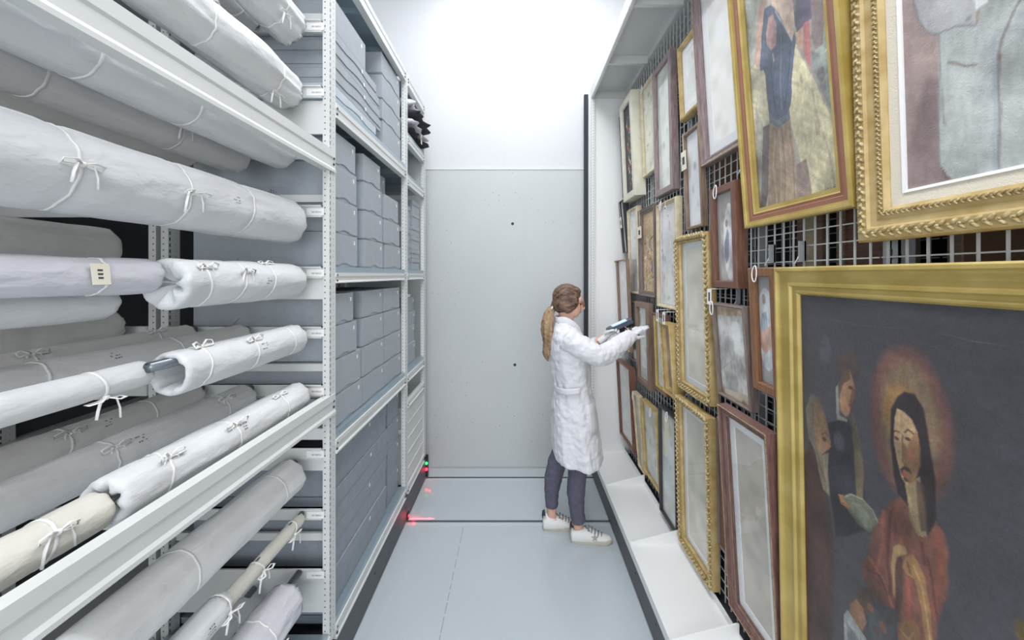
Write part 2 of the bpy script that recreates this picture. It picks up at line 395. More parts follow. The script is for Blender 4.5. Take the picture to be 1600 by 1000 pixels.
ROLLS = [
 # key, x, z, r, y0, y1, fabric, lump, near, far, ties(t, bow angle), mark(angle,y), label
 ('A2', -.906, 2.924, .0511, -.4, 1.50, 'w', .10, 'round', 'round', [(1.2, 1.2)], None, 'white cloth wrapped roll cut by the top edge of the photo'),
 ('A', -.878, 2.660, .0708, -.4, 1.50, 'w', .16, 'round', 'point', [(1.37, -.5), (.9, 1.)], None, 'white wrapped roll with gathered end, highest in the open compartment'),
 ('B', -.891, 2.406, .0713, -.4, 1.50, 'w', .15, 'round', 'point', [(1.36, -1.0), (1.05, .8), (.7, 1.)], None, 'thick crumpled white roll just above the upper front beam'),
 ('C', -1.038, 2.680, .0302, -.4, 1.50, 'g', .05, 'round', 'round', [(1.42, .9)], None, 'thin grey wrapped roll between two thick white rolls at top'),
 ('E', -.924, 2.177, .0667, -.4, 1.50, 'w', .05, 'round', 'round', [(1.05, None), (.8, None)], None, 'pale roll directly beneath the upper front beam'),
 ('F', -1.096, 2.151, .0582, -.4, 1.50, 'g', .06, 'round', 'round', [(1.2, .2), (.85, None)], None, 'grey white roll second back under the upper front beam'),
 ('G', -1.285, 2.165, .0453, -.4, 1.50, 'd', .04, 'round', 'round', [], None, 'dim roll third back under the upper front beam'),
 ('R1', -.899, 1.905, .0842, -.4, 1.50, 'w', .045, 'round', 'round', [(.72, .02), (.965, .0), (1.2, None)], (.15, 1.12), 'biggest white wrapped roll with two bows, at eye level on the left'),
 ('K', -.881, 1.676, .0659, .957, 1.50, 'w', .04, 'gather', 'round', [(1.03, .7), (1.16, .5), (1.30, 1.2)], (.05, 1.26), 'short white roll with star shaped puckered end facing the camera'),
 ('L1', -.910, 1.697, .0409, -.39, .952, 'l', .10, 'round', 'round', [(.55, None), (.82, None)], None, 'slim white roll with a square cream paper tag'),
 ('L2', -1.00, 1.638, .0450, -.4, .93, 'w', .07, 'round', 'round', [], None, 'white roll lying under the one with the cream tag'),
 ('N', -.870, 1.450, .0551, .955, 1.50, 'w', .035, 'hollow', 'round', [(1.03, 1.3), (1.22, .9), (1.42, None)], (.35, 1.25), 'short white roll with open hollow end showing its metal core'),
 ('M2', -.906, 1.462, .0307, -.4,   .93, 'w', .02, 'round', 'round', [(.82, -.9)], None, 'smooth slim white roll sharing a core with the hollow ended roll'),
 ('O1', -1.287, 1.460, .0424, -.4, 1.50, 'd', .05, 'round', 'round', [(1.35, 1.1), (1.0, .9)], None, 'grey shaded roll farthest back behind the hollow ended roll'),
 ('O2', -1.080, 1.457, .0474, -.4, 1.50, 'g', .05, 'round', 'round', [(1.2, None), (.85, None)], (.75, 1.0), 'grey roll between the hollow ended roll and the farthest one'),
 ('P1', -.856, 1.224, .0533, .79, 1.50, 'w', .09, 'gather', 'round', [(.90, .9), (1.12, .8), (1.36, 1.2)], (.5, 1.14), 'bright white roll with bows resting behind the lower front beam'),
 ('P2', -.856, 1.220, .0388, -.4, .785, 'c', .03, 'round', 'round', [(.68, .5)], None, 'cream slim roll with one crossed bow above the lower beam'),
 ('P3', -1.063, 1.222, .0484, -.4, 1.50, 'g', .09, 'round', 'round', [(1.36, .9), (.98, .8)], (.7, 1.05), 'rumpled grey roll behind the bright white one on the lower beam'),
 ('P4', -1.259, 1.232, .0442, -.4, 1.50, 'd', .05, 'round', 'round', [(1.3, None), (1.05, .8)], (.6, 1.15), 'dark grey roll in shade, farthest back above the lower beam'),
 ('Q', -.889, .913, .0663, .76, 1.50, 'g', .05, 'hollow', 'round', [(1.0, None), (1.38, None)], None, 'thick translucent grey roll just below the lower front beam'),
 ('R', -.860, .733, .0229, 1.12, 1.52, 'c', .02, 'round', 'round', [(1.46, -.7), (1.27, -.8)], None, 'very thin cream roll with two dangling bows'),
 ('R2', -.859, .742, .0400, -.2, 1.12, 'w', .04, 'round', 'point', [(1.10, -.3)], (.1, 1.03), 'slim white roll joined to the very thin cream roll'),
 ('S', -.871, .472, .0700, .5, 1.46, 'l', .12, 'round', 'point', [(1.28, -.3)], None, 'lilac white crumpled roll lowest of all at the front'),
 ('T', -1.051, .425, .0367, -.2, 1.48, 'g', .06, 'round', 'round', [(1.4, None)], None, 'grey roll low down behind the lilac crumpled roll'),
 ('U', -1.061, .790, .0439, -.4, 1.50, 'd', .05, 'round', 'round', [(1.42, None)], None, 'dim roll mostly hidden behind the thick translucent grey roll'),
 ('H', -1.62, 1.80, .085, -.4, 1.50, 'd', .06, 'round', 'round', [], None, 'dark shaded roll on the rear rack beneath the biggest roll'),
 ('H2', -1.60, 1.49, .075, -.4, 1.50, 'd', .12, 'round', 'round', [], None, 'dark crumpled roll on the rear rack behind the slim rolls'),
 ('H3', -1.60, 1.64, .055, -.4, 1.50, 'd', .06, 'round', 'round', [], None, 'dark roll on the rear rack between two darker ones'),
 ('V', -1.25, .62, .045, -.4, 1.48, 'd', .05, 'round', 'round', [(1.3, .9)], None, 'grey roll with bow deep in shade near the bottom'),
 ('W', -1.22, 1.69, .042, -.4, 1.50, 'd', .05, 'round', 'round', [(1.1, 1.4)], None, 'shaded roll behind the star ended roll, only its bow showing'),
]
for i, (key, x, z, r, y0, y1, fb, lump, near, far, ties, mark, lab) in enumerate(ROLLS):
    if y0 < -.3: y0 = -.36
    seed = i*1.37+.5
    t = thing('wrapped_roll', (x, y0, z-r), lab, 'roll', 'wrapped rolls hanging in the left rack')
    mb, R = roll_mesh(x, z, r, y0, y1, seed, lump, [q[0] for q in ties], near, far)
    mb.build('wrapping', FAB[fb], t, smooth=True)
    for (ty, bow) in ties:
        tie_mesh(x, z, R, ty, i+1, bow).build('tie', M['string'], t, smooth=True)
    if mark: mark_mesh(x, z, R, mark[0], mark[1], i).build('stamp', M['ink'], t)
    zc = min(BARS, key=lambda q: abs(q-z)); zc = max(z-r*.45, min(z+r*.55, zc+.012))
    if x > -1.45 and key not in ('A2', 'L2', 'V', 'R2', 'L1', 'M2', 'P2'):
        ys = y0-.05 if near == 'hollow' else y0+.05
        MB().tube([(x, max(ys, -.4), zc), (x, 1.5335, zc)], .0125 if r > .03 else .010, 14).build('core_tube', M['tube'], t, smooth=True)
    if key == 'L1':
        c = Vector((x+.0425, .80, z+.004))
        tg = MB().prism([(-.018, -.022), (.018, -.022), (.018, .022), (-.018, .022)], 0, .0008, lambda u, v, w_: (c.x+w_-v*.12, c.y+u, c.z+v))
        for k in range(3):
            tg.prism([(-.006, .010-k*.008), (.004, .010-k*.008), (.004, .006-k*.008), (-.006, .006-k*.008)], .0008, .0012, lambda u, v, w_: (c.x+w_-v*.12, c.y+u, c.z+v), 1)
        tg.build('paper_tag', [M['tag'], M['ink']], t)

# ---------------------------------------------------------------- archival boxes
def arch(n0, n1, base, amp, n=9): return [(n0+(n1-n0)*i/(n-1), base+amp*sin(pi*i/(n-1))) for i in range(n)]
def archive_box(lab, xf, y0, y1, z0, z1, depth=.58, lidh=None, amp=.012, group='', material='box', lx=.85, side_notch=True, num=None, mark=True):
    t = thing('archival_box', (xf-depth/2, (y0+y1)/2, z0), lab, 'box', group)
    ga = .0035; th = .0025; h = z1-z0
    lz = z0+.006 if lidh is None else z1-lidh
    mt = M[material]
    MB().box(xf-depth+ga, xf-ga, y0+ga, y1-ga, z0+.0005, z1-th-.001).build('body', mt, t)
    b = MB()
    w_ = y1-y0; c = (y0+y1)/2
    fr = [(y0, z1), (y0, lz)]+(arch(c-w_*.24, c+w_*.24, lz, amp) if amp else [])+[(y1, lz), (y1, z1)]
    b.prism(fr, xf-th, xf, lambda u, v, q: (q, u, v))
    b.prism([(y0, z1), (y0, lz), (y1, lz), (y1, z1)], xf-depth, xf-depth+th, lambda u, v, q: (q, u, v))
    xc = xf-depth/2; hw = depth*.22; nh = min(.032, h*.25)
    sd = [(xf-th, z1), (xf-th, lz)]+([(xc+hw, lz), (xc+hw-.03, lz+nh), (xc-hw+.03, lz+nh), (xc-hw, lz)] if side_notch and lidh is None else [])+[(xf-depth+th, lz), (xf-depth+th, z1)]
    b.prism(sd, y0, y0+th, lambda u, v, q: (u, q, v)); b.prism(sd, y1-th, y1, lambda u, v, q: (u, q, v))
    b.box(xf-depth+th, xf-th, y0+th, y1-th, z1-th, z1)
    b.build('lid', mt, t)
    if mark:
        lw = .013; ly = y0+w_*lx
        lz2 = z1-min(.022, h*.3)
        MB().box(xf, xf+.0006, ly, ly+lw, lz2-.018, lz2).build('sticker', M['paper'], t)
    if num:
        vs, fs = text_mesh(num, .024)
        MB().add([(xc+.02+a, y0+.0030, lz+.006+b_) for a, b_, _ in vs], fs).build('number', M['ink'], t)
    return t
G2 = 'archival boxes in the middle bay'
SH = {1: 'top shelf', 2: 'shelf above eye level', 3: 'shelf below eye level', 4: 'bottom shelf'}
ORD = ['lowest', 'second from bottom', 'third up', 'fourth up', 'fifth up', 'topmost']
def stack(shelf, col, tiers, ys, xf=-.785, **kw):
    n = len(tiers)
    for i, (z0, z1) in enumerate(tiers):
        y0, y1 = ys[i]
        pos = 'topmost' if i == n-1 else ORD[i]
        archive_box(f'grey archival box, {pos} in the {col} stack on the {SH[shelf]}', xf, y0, y1, z0+.001, z1-.001, group=G2, **{k: (v[i] if isinstance(v, list) else v) for k, v in kw.items()})
# shelf above eye level (z 1.734 up)
t4 = [(1.734, 1.882), (1.882, 2.03), (2.03, 2.178), (2.178, 2.318)]
stack(2, 'near', t4, [(1.62, 1.885), (1.62, 1.885), (1.62, 1.875), (1.62, 1.862)], num=[None, None, '-21-', None])
stack(2, 'middle', t4, [(1.972, 2.245), (1.968, 2.235), (1.962, 2.222), (1.955, 2.20)], depth=.57)
stack(2, 'far', t4[:3], [(2.285, 2.585), (2.272, 2.56), (2.268, 2.53)], depth=.56)
archive_box('grey archival box set back above the far stack on the shelf above eye level', -.86, 2.24, 2.50, 2.179, 2.325, depth=.48, group=G2)
# shelf below eye level (z 1.034 up)
t4 = [(1.034, 1.175), (1.175, 1.33), (1.33, 1.478), (1.478, 1.617)]
stack(3, 'near', t4, [(1.62, 1.945), (1.62, 1.925), (1.62, 1.878), (1.62, 1.838)])
stack(3, 'middle', t4, [(1.955, 2.272), (1.952, 2.262), (1.950, 2.252), (1.948, 2.24)])
stack(3, 'far', t4, [(2.282, 2.595), (2.276, 2.59), (2.268, 2.575), (2.256, 2.56)], material='box')
# top shelf: flat textile boxes
zt = [2.448, 2.512, 2.575, 2.632, 2.69, 2.748]
for i in range(5):
    archive_box(f'flat grey textile box, {ORD[i]} in the near pile on the top shelf', -.78+.003*(i % 2), 1.62, [2.12, 2.19, 2.18, 2.16, 2.13][i], zt[i]+.001, zt[i+1]-.001, lidh=.04, amp=.012, group=G2,
                material='boxl' if i == 0 else 'box', lx=.6)
archive_box('tall grey box on top of the flat boxes on the top shelf', -.785, 1.63, 1.985, 2.749, 2.885, group=G2, amp=.0, depth=.5)
stack(1, 'far', [(2.448, 2.604), (2.604, 2.724), (2.724, 2.865), (2.865, 2.99)], [(2.245, 2.585), (2.235, 2.58), (2.228, 2.57), (2.222, 2.56)], depth=.5)
# bottom shelf: long flat boxes
zz = [.262, .425, .60, .76, .925]
for i in range(4):
    archive_box(f'long grey textile box, {"topmost" if i == 3 else ORD[i]} in the near pile on the bottom shelf', -.79-.004*(i % 2), 1.62, [2.32, 2.33, 2.345, 2.33][i], zz[i]+.001, zz[i+1]-.001, lidh=.075, amp=.0, group=G2, material='box2', lx=.62)
for i in range(4):
    archive_box(f'grey box, {"topmost" if i == 3 else ORD[i]} in the far pile on the bottom shelf', -.80, 2.37, 2.59, zz[i]+.001, zz[i+1]-.001, lidh=.10, amp=.008, group=G2, material='box2')
# last bay: small boxes, rolled textiles, drawers
G3 = 'small boxes in the last bay'
z = 1.736
for i, h in enumerate((.09, .07, .10, .08, .10, .09)):
    archive_box(f'small grey box, {ORD[i]} in the far column beside the concrete wall', -.79, 2.90, 3.115, z, z+h-.002, depth=.5, lidh=.03, amp=0, group=G3, mark=False); z += h
z = 1.736
for i, h in enumerate((.11, .09, .10, .09, .08)):
    archive_box(f'small grey box, {ORD[i] if i < 4 else "topmost"} in the near column of the last bay', -.80, 2.68, 2.875, z, z+h-.002, depth=.5, lidh=.03, amp=0, group=G3, mark=False); z += h
z = 1.036
for i, (h, a, b_) in enumerate(((.15, 2.69, 3.02), (.13, 2.69, 3.03), (.10, 2.70, 3.09), (.11, 2.80, 3.10))):
    archive_box(f'grey carton, {ORD[i] if i < 3 else "topmost"} in the last bay just below eye level', -.80-.01*i, a, b_, z, z+h-.002, depth=.4, lidh=.05, amp=0, group=G3); z += h
MB().prism([(-.03, 0), (.03, 0), (.035, .02), (-.02, .03)], 2.86, 2.98, lambda u, v, q: (-.86+u, q, z+.001+v)).build('folded_tissue', M['mount'], None)
o = bpy.data.objects['folded_tissue']; o.data.name = 'folded_tissue'; tag(o, 'crumple of white tissue on the topmost carton in the last bay', 'tissue')
dr = thing('drawer_cabinet', (-1.08, 2.9, .236), 'white drawer cabinet at the foot of the last bay', 'cabinet')
MB().box(-1.38, -.785, 2.668, 3.128, .237, .772).build('carcass', M['white'], dr)
for i in range(5):
    z0 = .243+i*.105
    d = bevel(MB().box(-.785, -.768, 2.672, 3.124, z0, z0+.101).build('drawer', M['white'], dr), .002)
    MB().box(-.768, -.762, 2.672, 3.124, z0+.094, z0+.101).build('handle', M['white'], d)
# rolled costumes on the top of the last bay
def cloth_roll(lab, x0, x1, y0, y1, z0, h, m, seed, droop):
    rings = []
    n = 18
    for i in range(15):
        u = i/14; y = y0+(y1-y0)*u
        ring = []
        for k in range(n):
            a = 2*pi*k/n; q = 1+.25*noise.noise(Vector((cos(a)*1.5, u*5, sin(a)*1.5+seed)))
            ring.append(((x0+x1)/2+(x1-x0)/2*cos(a)*q, y, z0+h/2+h/2*sin(a)*q-(droop*max(0, cos(a))**2*(.6+.4*sin(u*9+seed)))))
        rings.append(ring)
    o = MB().rings(rings).build('folded_garment', m, None, origin=((x0+x1)/2, (y0+y1)/2, z0), smooth=True)
    zmin = min(v.co.z for v in o.data.vertices)
    tag(o, lab, 'garment', 'garments on the top of the last bay'); return o
blk = mat('black_cloth', (46, 46, 54), .9, bump=.4, bscale=30); lil = fabric('pale_cloth', (214, 214, 224), .8)
GZ = 2.692
def garment(lab, z, h, m, seed, xa=-.70, dr_=.0): return cloth_roll(lab, -1.2, xa, 2.70, 3.11, z, h, m, seed, dr_)
garment('black folded garment at the bottom of the textile pile in the last bay', GZ+.012, .055, blk, 1.2, -.74)
garment('pale folded garment in the lower middle of the textile pile', GZ+.070, .05, lil, 2.1, -.73)
garment('black striped garment in the upper middle of the textile pile', GZ+.125, .05, blk, 3.3, -.69)
garment('white crumpled garment on top of the textile pile near the ceiling beam', GZ+.186, .080, lil, 4.4, -.74)
tg = MB().box(-.735, -.734, 2.93, 2.965, 2.70, 2.775); tg.box(-.734, -.7336, 2.94, 2.955, 2.73, 2.75, 1)
tg.box(-.736, -.7355, 2.947, 2.949, 2.775, 2.80, 0)
tag(tg.build('hang_tag', [M['tag'], M['ink']], None, origin=(-.735, 2.95, 2.70)), 'cream tag hanging from the pile of black garments', 'tag')
# status lamps at the foot of the rack
sg = thing('status_light', (-.752, 3.2, .1), 'small black status light with green and red lamps at the foot of the left rack', 'light')
MB().box(-.778, -.740, 3.188, 3.206, .02, .20).build('housing', M['black'], sg)
for zq, mm in ((.135, 'led_g'), (.085, 'led_r')): MB().ell((-.752, 3.184, zq), (.012, .008, .012), 10, 6).build('lamp', M[mm], sg, smooth=True)
s2 = thing('light_barrier', (-.757, 2.66, .02), 'small red light barrier sensor on the dark plinth beside the floor rail', 'sensor')
MB().box(-.7595, -.752, 2.64, 2.68, .012, .05).build('housing', M['black'], s2)
MB().ell((-.751, 2.66, .03), (.003, .012, .006), 10, 6).build('lamp', M['led_r'], s2, smooth=True)
for nm, loc, e in (('barrier_glow', (-.72, 2.67, .03), .05), ('status_glow', (-.72, 3.17, .085), .03)):
    l = bpy.data.lights.new(nm, 'POINT'); l.energy = e; l.color = (1, .02, .05); l.shadow_soft_size = .01
    o = bpy.data.objects.new(nm, l); C.objects.link(o); o.location = loc
l = bpy.data.lights.new('barrier_beam', 'AREA'); l.shape = 'RECTANGLE'; l.size = .16; l.size_y = .006; l.energy = .045; l.color = (1, .03, .06); l.spread = radians(50)
o = bpy.data.objects.new('barrier_beam', l); C.objects.link(o); o.location = (-.66, 2.675, .02)
# ---------------------------------------------------------------- right picture rack
GX = .952
pr = thing('picture_rack', (.95, 1.6, 0), 'white mobile picture rack with wire grid along the right of the aisle', 'rack')
RY = [-.15, .43, 1.01, 1.587, 2.165, 2.76, 3.30]
b = MB().box(.632, 1.55, -.15, 3.30, .012, .165)
for yy in (1.3, 1.75, 2.05, 2.45, 2.9): b.box(.631, .632, yy-.005, yy+.005, .10, .112, 1)
b.build('plinth', [M['plinth'], M['black']], pr)
for i in range(6):
    a, c = RY[i], RY[i+1]
    t = MB()
    t.prism([(.628, .150), (.628, .196), (.633, .196), (.633, .186), (.915, .186), (.915, .215), (.92, .215), (.92, .176), (.637, .176), (.637, .150)], a+.001, c-.001, lambda u, v, q: (u, q, v))
    t.prism([(.634, .186), (.915, .186), (.915, .262), (.905, .262), (.650, .198), (.634, .198)], c-.006, c-.001, lambda u, v, q: (u, q, v))
    t.build('tray', M['tray'], pr)
    t = MB()
    t.prism([(.628, 3.285), (.628, 3.20), (.632, 3.195), (.648, 3.195), (.648, 3.20), (.634, 3.203), (.634, 3.26), (.93, 3.26), (.93, 3.225), (1.54, 3.225), (1.54, 3.285)], a+.001, c-.001, lambda u, v, q: (u, q, v))
    t.box(.634, .93, c-.024, c-.001, 3.205, 3.26)
    t.build('canopy', M['white'], pr)
MB().box(.640, 1.54, 3.286, 3.30, .17, 3.285).build('end_panel', M['tray'], pr)
post(.628, .658, 3.258, 3.300, .17, 3.20, pr, -1)
MB().box(.572, .606, 3.270, 3.300, .05, 3.235).build('bumper', M['black'], pr)
MB().box(.606, .628, 3.28, 3.295, .05, 3.235).build('bumper_bracket', M['white'], pr)
for i in range(6):
    a, c = RY[i], RY[i+1]
    for side, gx in ((0, GX), (1, GX+.16)):
        b = MB(); n = round((c-a)/.05)
        for k in range(n):
            yy = a+(c-a)*(k+.5)/n; b.box(gx-.0021, gx+.0021, yy-.0021, yy+.0021, .20, 3.22)
        z = .23
        while z < 3.2: b.box(gx+.0021, gx+.0058, a+.004, c-.004, z-.0018, z+.0018); z += .0505
        b.build('mesh_panel', M['wire'], pr)
    st = MB().box(GX+.012, GX+.052, c-.022, c-.018, .18, 3.24).box(GX+.012, GX+.016, c-.042, c+.002, .18, 3.24).box(GX+.012, GX+.052, c-.042, c-.038, .18, 3.24)
    z = .3
    while z < 3.1: st.box(GX+.0115, GX+.012, c-.024, c-.018, z, z+.014, 1); z += .05
    st.build('strut', [M['steel'], M['hole']], pr)
MB().box(GX+.2, GX+.215, -.15, 3.28, .18, 3.225).build('dark_backdrop', M['black'], pr)  # added black sheet standing in for the darkness behind the grid

# ---------------------------------------------------------------- frames and pictures
GOLD = mat('worn_gold', (206, 184, 132), .42, metal=.15, col2=(180, 150, 92), vscale=18, bump=.15, bscale=60, stretch=(1, 1, 1))
GOLD2 = mat('bright_gold', (198, 176, 106), .38, metal=.15, col2=(170, 146, 74), vscale=9, bump=.1, bscale=50)
ORN = mat('carved_gold', (214, 198, 152), .45, metal=.15, col2=(160, 136, 88), vscale=60, bump=.4, bscale=120)
PGOLD = mat('pale_gold', (218, 208, 182), .5, metal=.1, col2=(194, 178, 142), vscale=20, bump=.1)
CREAM = mat('cream_frame', (226, 223, 204), .5, var=.08, vscale=14, bump=.1)
def wood(n, c, c2, r=.4): return mat(n, c, r, col2=c2, vscale=14, stretch=(9, 1, 9), bump=.1, bscale=90)
BRN = wood('brown_wood', (128, 92, 76), (104, 70, 56)); RED = wood('mahogany', (134, 102, 96), (104, 74, 68), .3)
WAL = wood('walnut_burl', (150, 108, 76), (116, 78, 50)); GRB = wood('grey_brown_wood', (138, 124, 118), (110, 96, 92)); MAU = wood('mauve_wood', (162, 146, 146), (126, 106, 106), .35)
BLK = mat('black_frame', (62, 62, 66), .35); TAU = wood('taupe_wood', (150, 128, 112), (122, 100, 84)); REDB = mat('red_bole', (152, 104, 80), .5, var=.1, vscale=12)
LIN = mat('linen_liner', (232, 224, 206), .8, bump=.3, bscale=300); WHT = mat('white_slip', (244, 244, 244), .6)
BACK = mat('brown_backing_board', (120, 92, 74), .85, var=.1, vscale=6)
PROFILE = {
 'flat': lambda w, d: ([(0, -d), (0, -.004), (.004, 0), (w-.004, 0), (w, -.004), (w, -.016), (w-.004, -.018), (w-.004, -d)], None),
 'round': lambda w, d: ([(0, -d), (0, -.012), (w*.15, -.003), (w*.4, 0), (w*.65, -.003), (w*.85, -.010), (w, -.014), (w, -.02), (w-.004, -.02), (w-.004, -d)], None),
 'step': lambda w, d: ([(0, -d), (0, -.003), (w*.08, 0), (w*.2, -.002), (w*.22, -.007), (w*.35, -.010), (w*.55, -.010), (w*.6, -.014), (w*.72, -.012), (w*.8, -.018), (w, -.020), (w, -.025), (w-.004, -.025), (w-.004, -d)], None),
 'cove': lambda w, d: ([(0, -d), (0, -.005), (w*.05, -.001), (w*.14, 0), (w*.18, -.006), (w*.28, -.011), (w*.42, -.015), (w*.56, -.016), (w*.6, -.012), (w*.68, -.011), (w*.73, -.018), (w*.82, -.020), (w*.88, -.017), (w*.94, -.019), (w, -.026), (w, -.03), (w-.004, -.03), (w-.004, -d)], None),
 'carved': lambda w, d: ([(0, -d), (0, -.012), (w*.06, -.006), (w*.14, -.004), (w*.40, -.004), (w*.46, -.010), (w*.62, -.014), (w*.74, -.009), (w*.9, -.010), (w, -.020), (w, -.026), (w-.004, -.026), (w-.004, -d)], None),
}
def moulding(w, h, prof, mats, segm=None):
    mb = MB(); rings = []
    for (cx, cy) in ((-w/2, 0), (w/2, 0), (w/2, h), (-w/2, h)):
        sx = 1 if cx < 0 else -1; sy = 1 if cy == 0 else -1
        rings.append([(cx+sx*u, cy+sy*u, z) for u, z in prof])
    n = len(prof); vs = [p for r in rings for p in r]; fs = []; ms = []
    for i in range(4):
        for k in range(n):
            fs.append((i*n+k, i*n+(k+1) % n, ((i+1) % 4)*n+(k+1) % n, ((i+1) % 4)*n+k)); ms.append(segm(prof[k][0]/max(p[0] for p in prof), prof[(k+1) % n][0]/max(p[0] for p in prof)) if segm else 0)
    mb.v = vs; mb.f = [list(f) for f in fs]; mb.m = ms
    return mb
def leaf_band(w, h, u, z, size, pitch, style, mb):
    """row of little carved scrolls or beads following the frame"""
    def put(cx, cy, ang):
        if style == 'bead':
            mb.ell((cx, cy, z), (size*.45, size*.45, size*.4), 6, 4); return
        for s, l, off in ((-1, 1.0, .0), (1, .8, .35)):
            rot = Matrix.Rotation(ang+s*.75, 3, 'Z')
            p = Matrix.Rotation(ang, 3, 'Z') @ Vector((off*size, s*size*.22, 0))
            mb.ell((cx+p.x, cy+p.y, z), (size*.55*l, size*.2, size*.28), 7, 4, rot=rot)
        mb.ell((cx, cy, z+size*.1), (size*.17, size*.17, size*.25), 6, 4)
    L = w-2*u; n = max(3, int(L/pitch))
    for i in range(n):
        x = -L/2+L*(i+.5)/n; put(x, u, 0); put(x, h-u, pi)
    L = h-2*u; n = max(3, int(L/pitch))
    for i in range(n):
        y = u+L*(i+.5)/n; put(-w/2+u, y, -pi/2); put(w/2-u, y, pi/2)
    return mb
def vnoise(x, y, sc_, seed):
    rs = np.random.RandomState(seed); g = rs.rand(64, 64)
    xi = x*sc_; yi = y*sc_; x0 = np.floor(xi).astype(int); y0 = np.floor(yi).astype(int)
    fx = xi-x0; fy = yi-y0; fx = fx*fx*(3-2*fx); fy = fy*fy*(3-2*fy)
    q = lambda a, b_: g[a % 64, b_ % 64]
    return (q(x0, y0)*(1-fx)+q(x0+1, y0)*fx)*(1-fy)+(q(x0, y0+1)*(1-fx)+q(x0+1, y0+1)*fx)*fy
def paint(X, Y, bg, shapes, seed, grain=.05, streak=None, mott=1.0, glare_veil=None):
    """colours every point of a canvas: background, then soft edged strokes and patches"""
    col = np.tile(np.array(bg, float), (len(X), 1))
    wx = (vnoise(X, Y, 22, seed)-.5)*.005+(vnoise(X, Y, 190, seed+9)-.5)*.0008; wy = (vnoise(X, Y, 20, seed+1)-.5)*.005+(vnoise(X, Y, 180, seed+8)-.5)*.0008
    n0 = (vnoise(X, Y, 5, seed+2)-.5)*.16+(vnoise(X, Y, 17, seed+3)-.5)*.12
    col *= (1+n0*mott)[:, None]
    XX = X+wx; YY = Y+wy
    for s in shapes:
        if s[0] == 'E':
            _, cx, cy, rx, ry, c, so, al = s
            d = (np.hypot((XX-cx)/rx, (YY-cy)/ry)-1)*min(rx, ry)
        else:
            pts = s[1]
            closed = s[0] == 'P'
            d2 = np.full(len(X), 1e9); ins = np.zeros(len(X), bool); n = len(pts)
            for i in range(n if closed else n-1):
                ax, ay = pts[i]; bx, by = pts[(i+1) % n]; ex, ey = bx-ax, by-ay
                tt = np.clip(((XX-ax)*ex+(YY-ay)*ey)/(ex*ex+ey*ey+1e-12), 0, 1)
                d2 = np.minimum(d2, (XX-ax-tt*ex)**2+(YY-ay-tt*ey)**2)
                if closed:
                    cr = ((ay > YY) != (by > YY)) & (XX < (bx-ax)*(YY-ay)/(by-ay+1e-12)+ax); ins ^= cr
            d = np.sqrt(d2)
            if closed: d = np.where(ins, -d, d)
            else: d = d-s[2]/2
            c, so, al = s[-3], s[-2], s[-1]
        so = max(so, .0022)
        a = np.clip(.5-d/so, 0, 1)*al
        sh = 1+(vnoise(X, Y, 13, seed+21)-.5)*.55*mott+((vnoise(X*1.0, Y*.35, 140, seed+5)-.5)*.16+(vnoise(X, Y, 40, seed+6)-.5)*.16)*mott
        col = col*(1-a[:, None])+np.array(c, float)[None]*sh[:, None]*a[:, None]
    g = (vnoise(X, Y, 330, seed+7)-.5)*grain*2+(vnoise(X, Y, 90, seed+4)-.5)*grain
    if streak:
        q = vnoise(X*streak[0]+Y*streak[1], -X*streak[1]*.15+Y*streak[0]*.15, streak[2], seed+11); g = g+(q-.5)*streak[3]
    col *= (1+g)[:, None]
    if glare_veil: col = col*(1-glare_veil[3])+np.array(glare_veil[:3], float)[None]*glare_veil[3]  # haze of veiling reflections mixed into the paint colour
    col = np.clip(col, 0, 255)/255
    return np.where(col <= .04045, col/12.92, ((col+.055)/1.055)**2.4)
ARTM = {'oil': attr_mat('oil_paint', .42, .2, .0), 'print': attr_mat('printed_sheet', .7, .02)}
def canvas(w, h, inset, z, step, bg, shapes, seed, mt, parent, ox=0, oy=0, name='canvas', grain=.05, streak=None, mott=1.0, glare_veil=None):
    cw, ch = w-2*inset, h-2*inset
    nx, ny = max(4, int(cw/step)), max(4, int(ch/step))
    gx, gy = np.meshgrid(np.linspace(0, cw, nx+1), np.linspace(0, ch, ny+1))
    X = gx.ravel()+inset; Y = gy.ravel()+inset
    col = paint(X, Y, bg, shapes, seed, grain, streak, mott, glare_veil)
    N = len(X); co = np.zeros((N, 3), np.float32); co[:, 0] = X-w/2; co[:, 1] = Y; co[:, 2] = z
    idx = np.arange(N).reshape(ny+1, nx+1)
    q = np.stack([idx[:-1, :-1], idx[:-1, 1:], idx[1:, 1:], idx[1:, :-1]], -1).reshape(-1, 4)
    # thin stretcher edge and back so the canvas has depth
    me = bpy.data.meshes.new(name)
    bx = [(-w/2+inset, inset, z-.004), (w/2-inset, inset, z-.004), (w/2-inset, h-inset, z-.004), (-w/2+inset, h-inset, z-.004)]
    co = np.vstack([co, np.array(bx, np.float32)]); c0, c1, c2, c3 = idx[0, 0], idx[0, -1], idx[-1, -1], idx[-1, 0]
    faces = q.tolist()+[[N, N+3, N+2, N+1]]
    me.from_pydata(co.tolist(), [], faces)
    at = me.color_attributes.new('Col', 'FLOAT_COLOR', 'POINT')
    full = np.ones((N+4, 4), np.float32); full[:N, :3] = col; full[N:, :3] = .3
    at.data.foreach_set('color', full.ravel())
    me.materials.append(mt)
    o = bpy.data.objects.new(name, me); C.objects.link(o); o.parent = parent
    return o
ART = {}
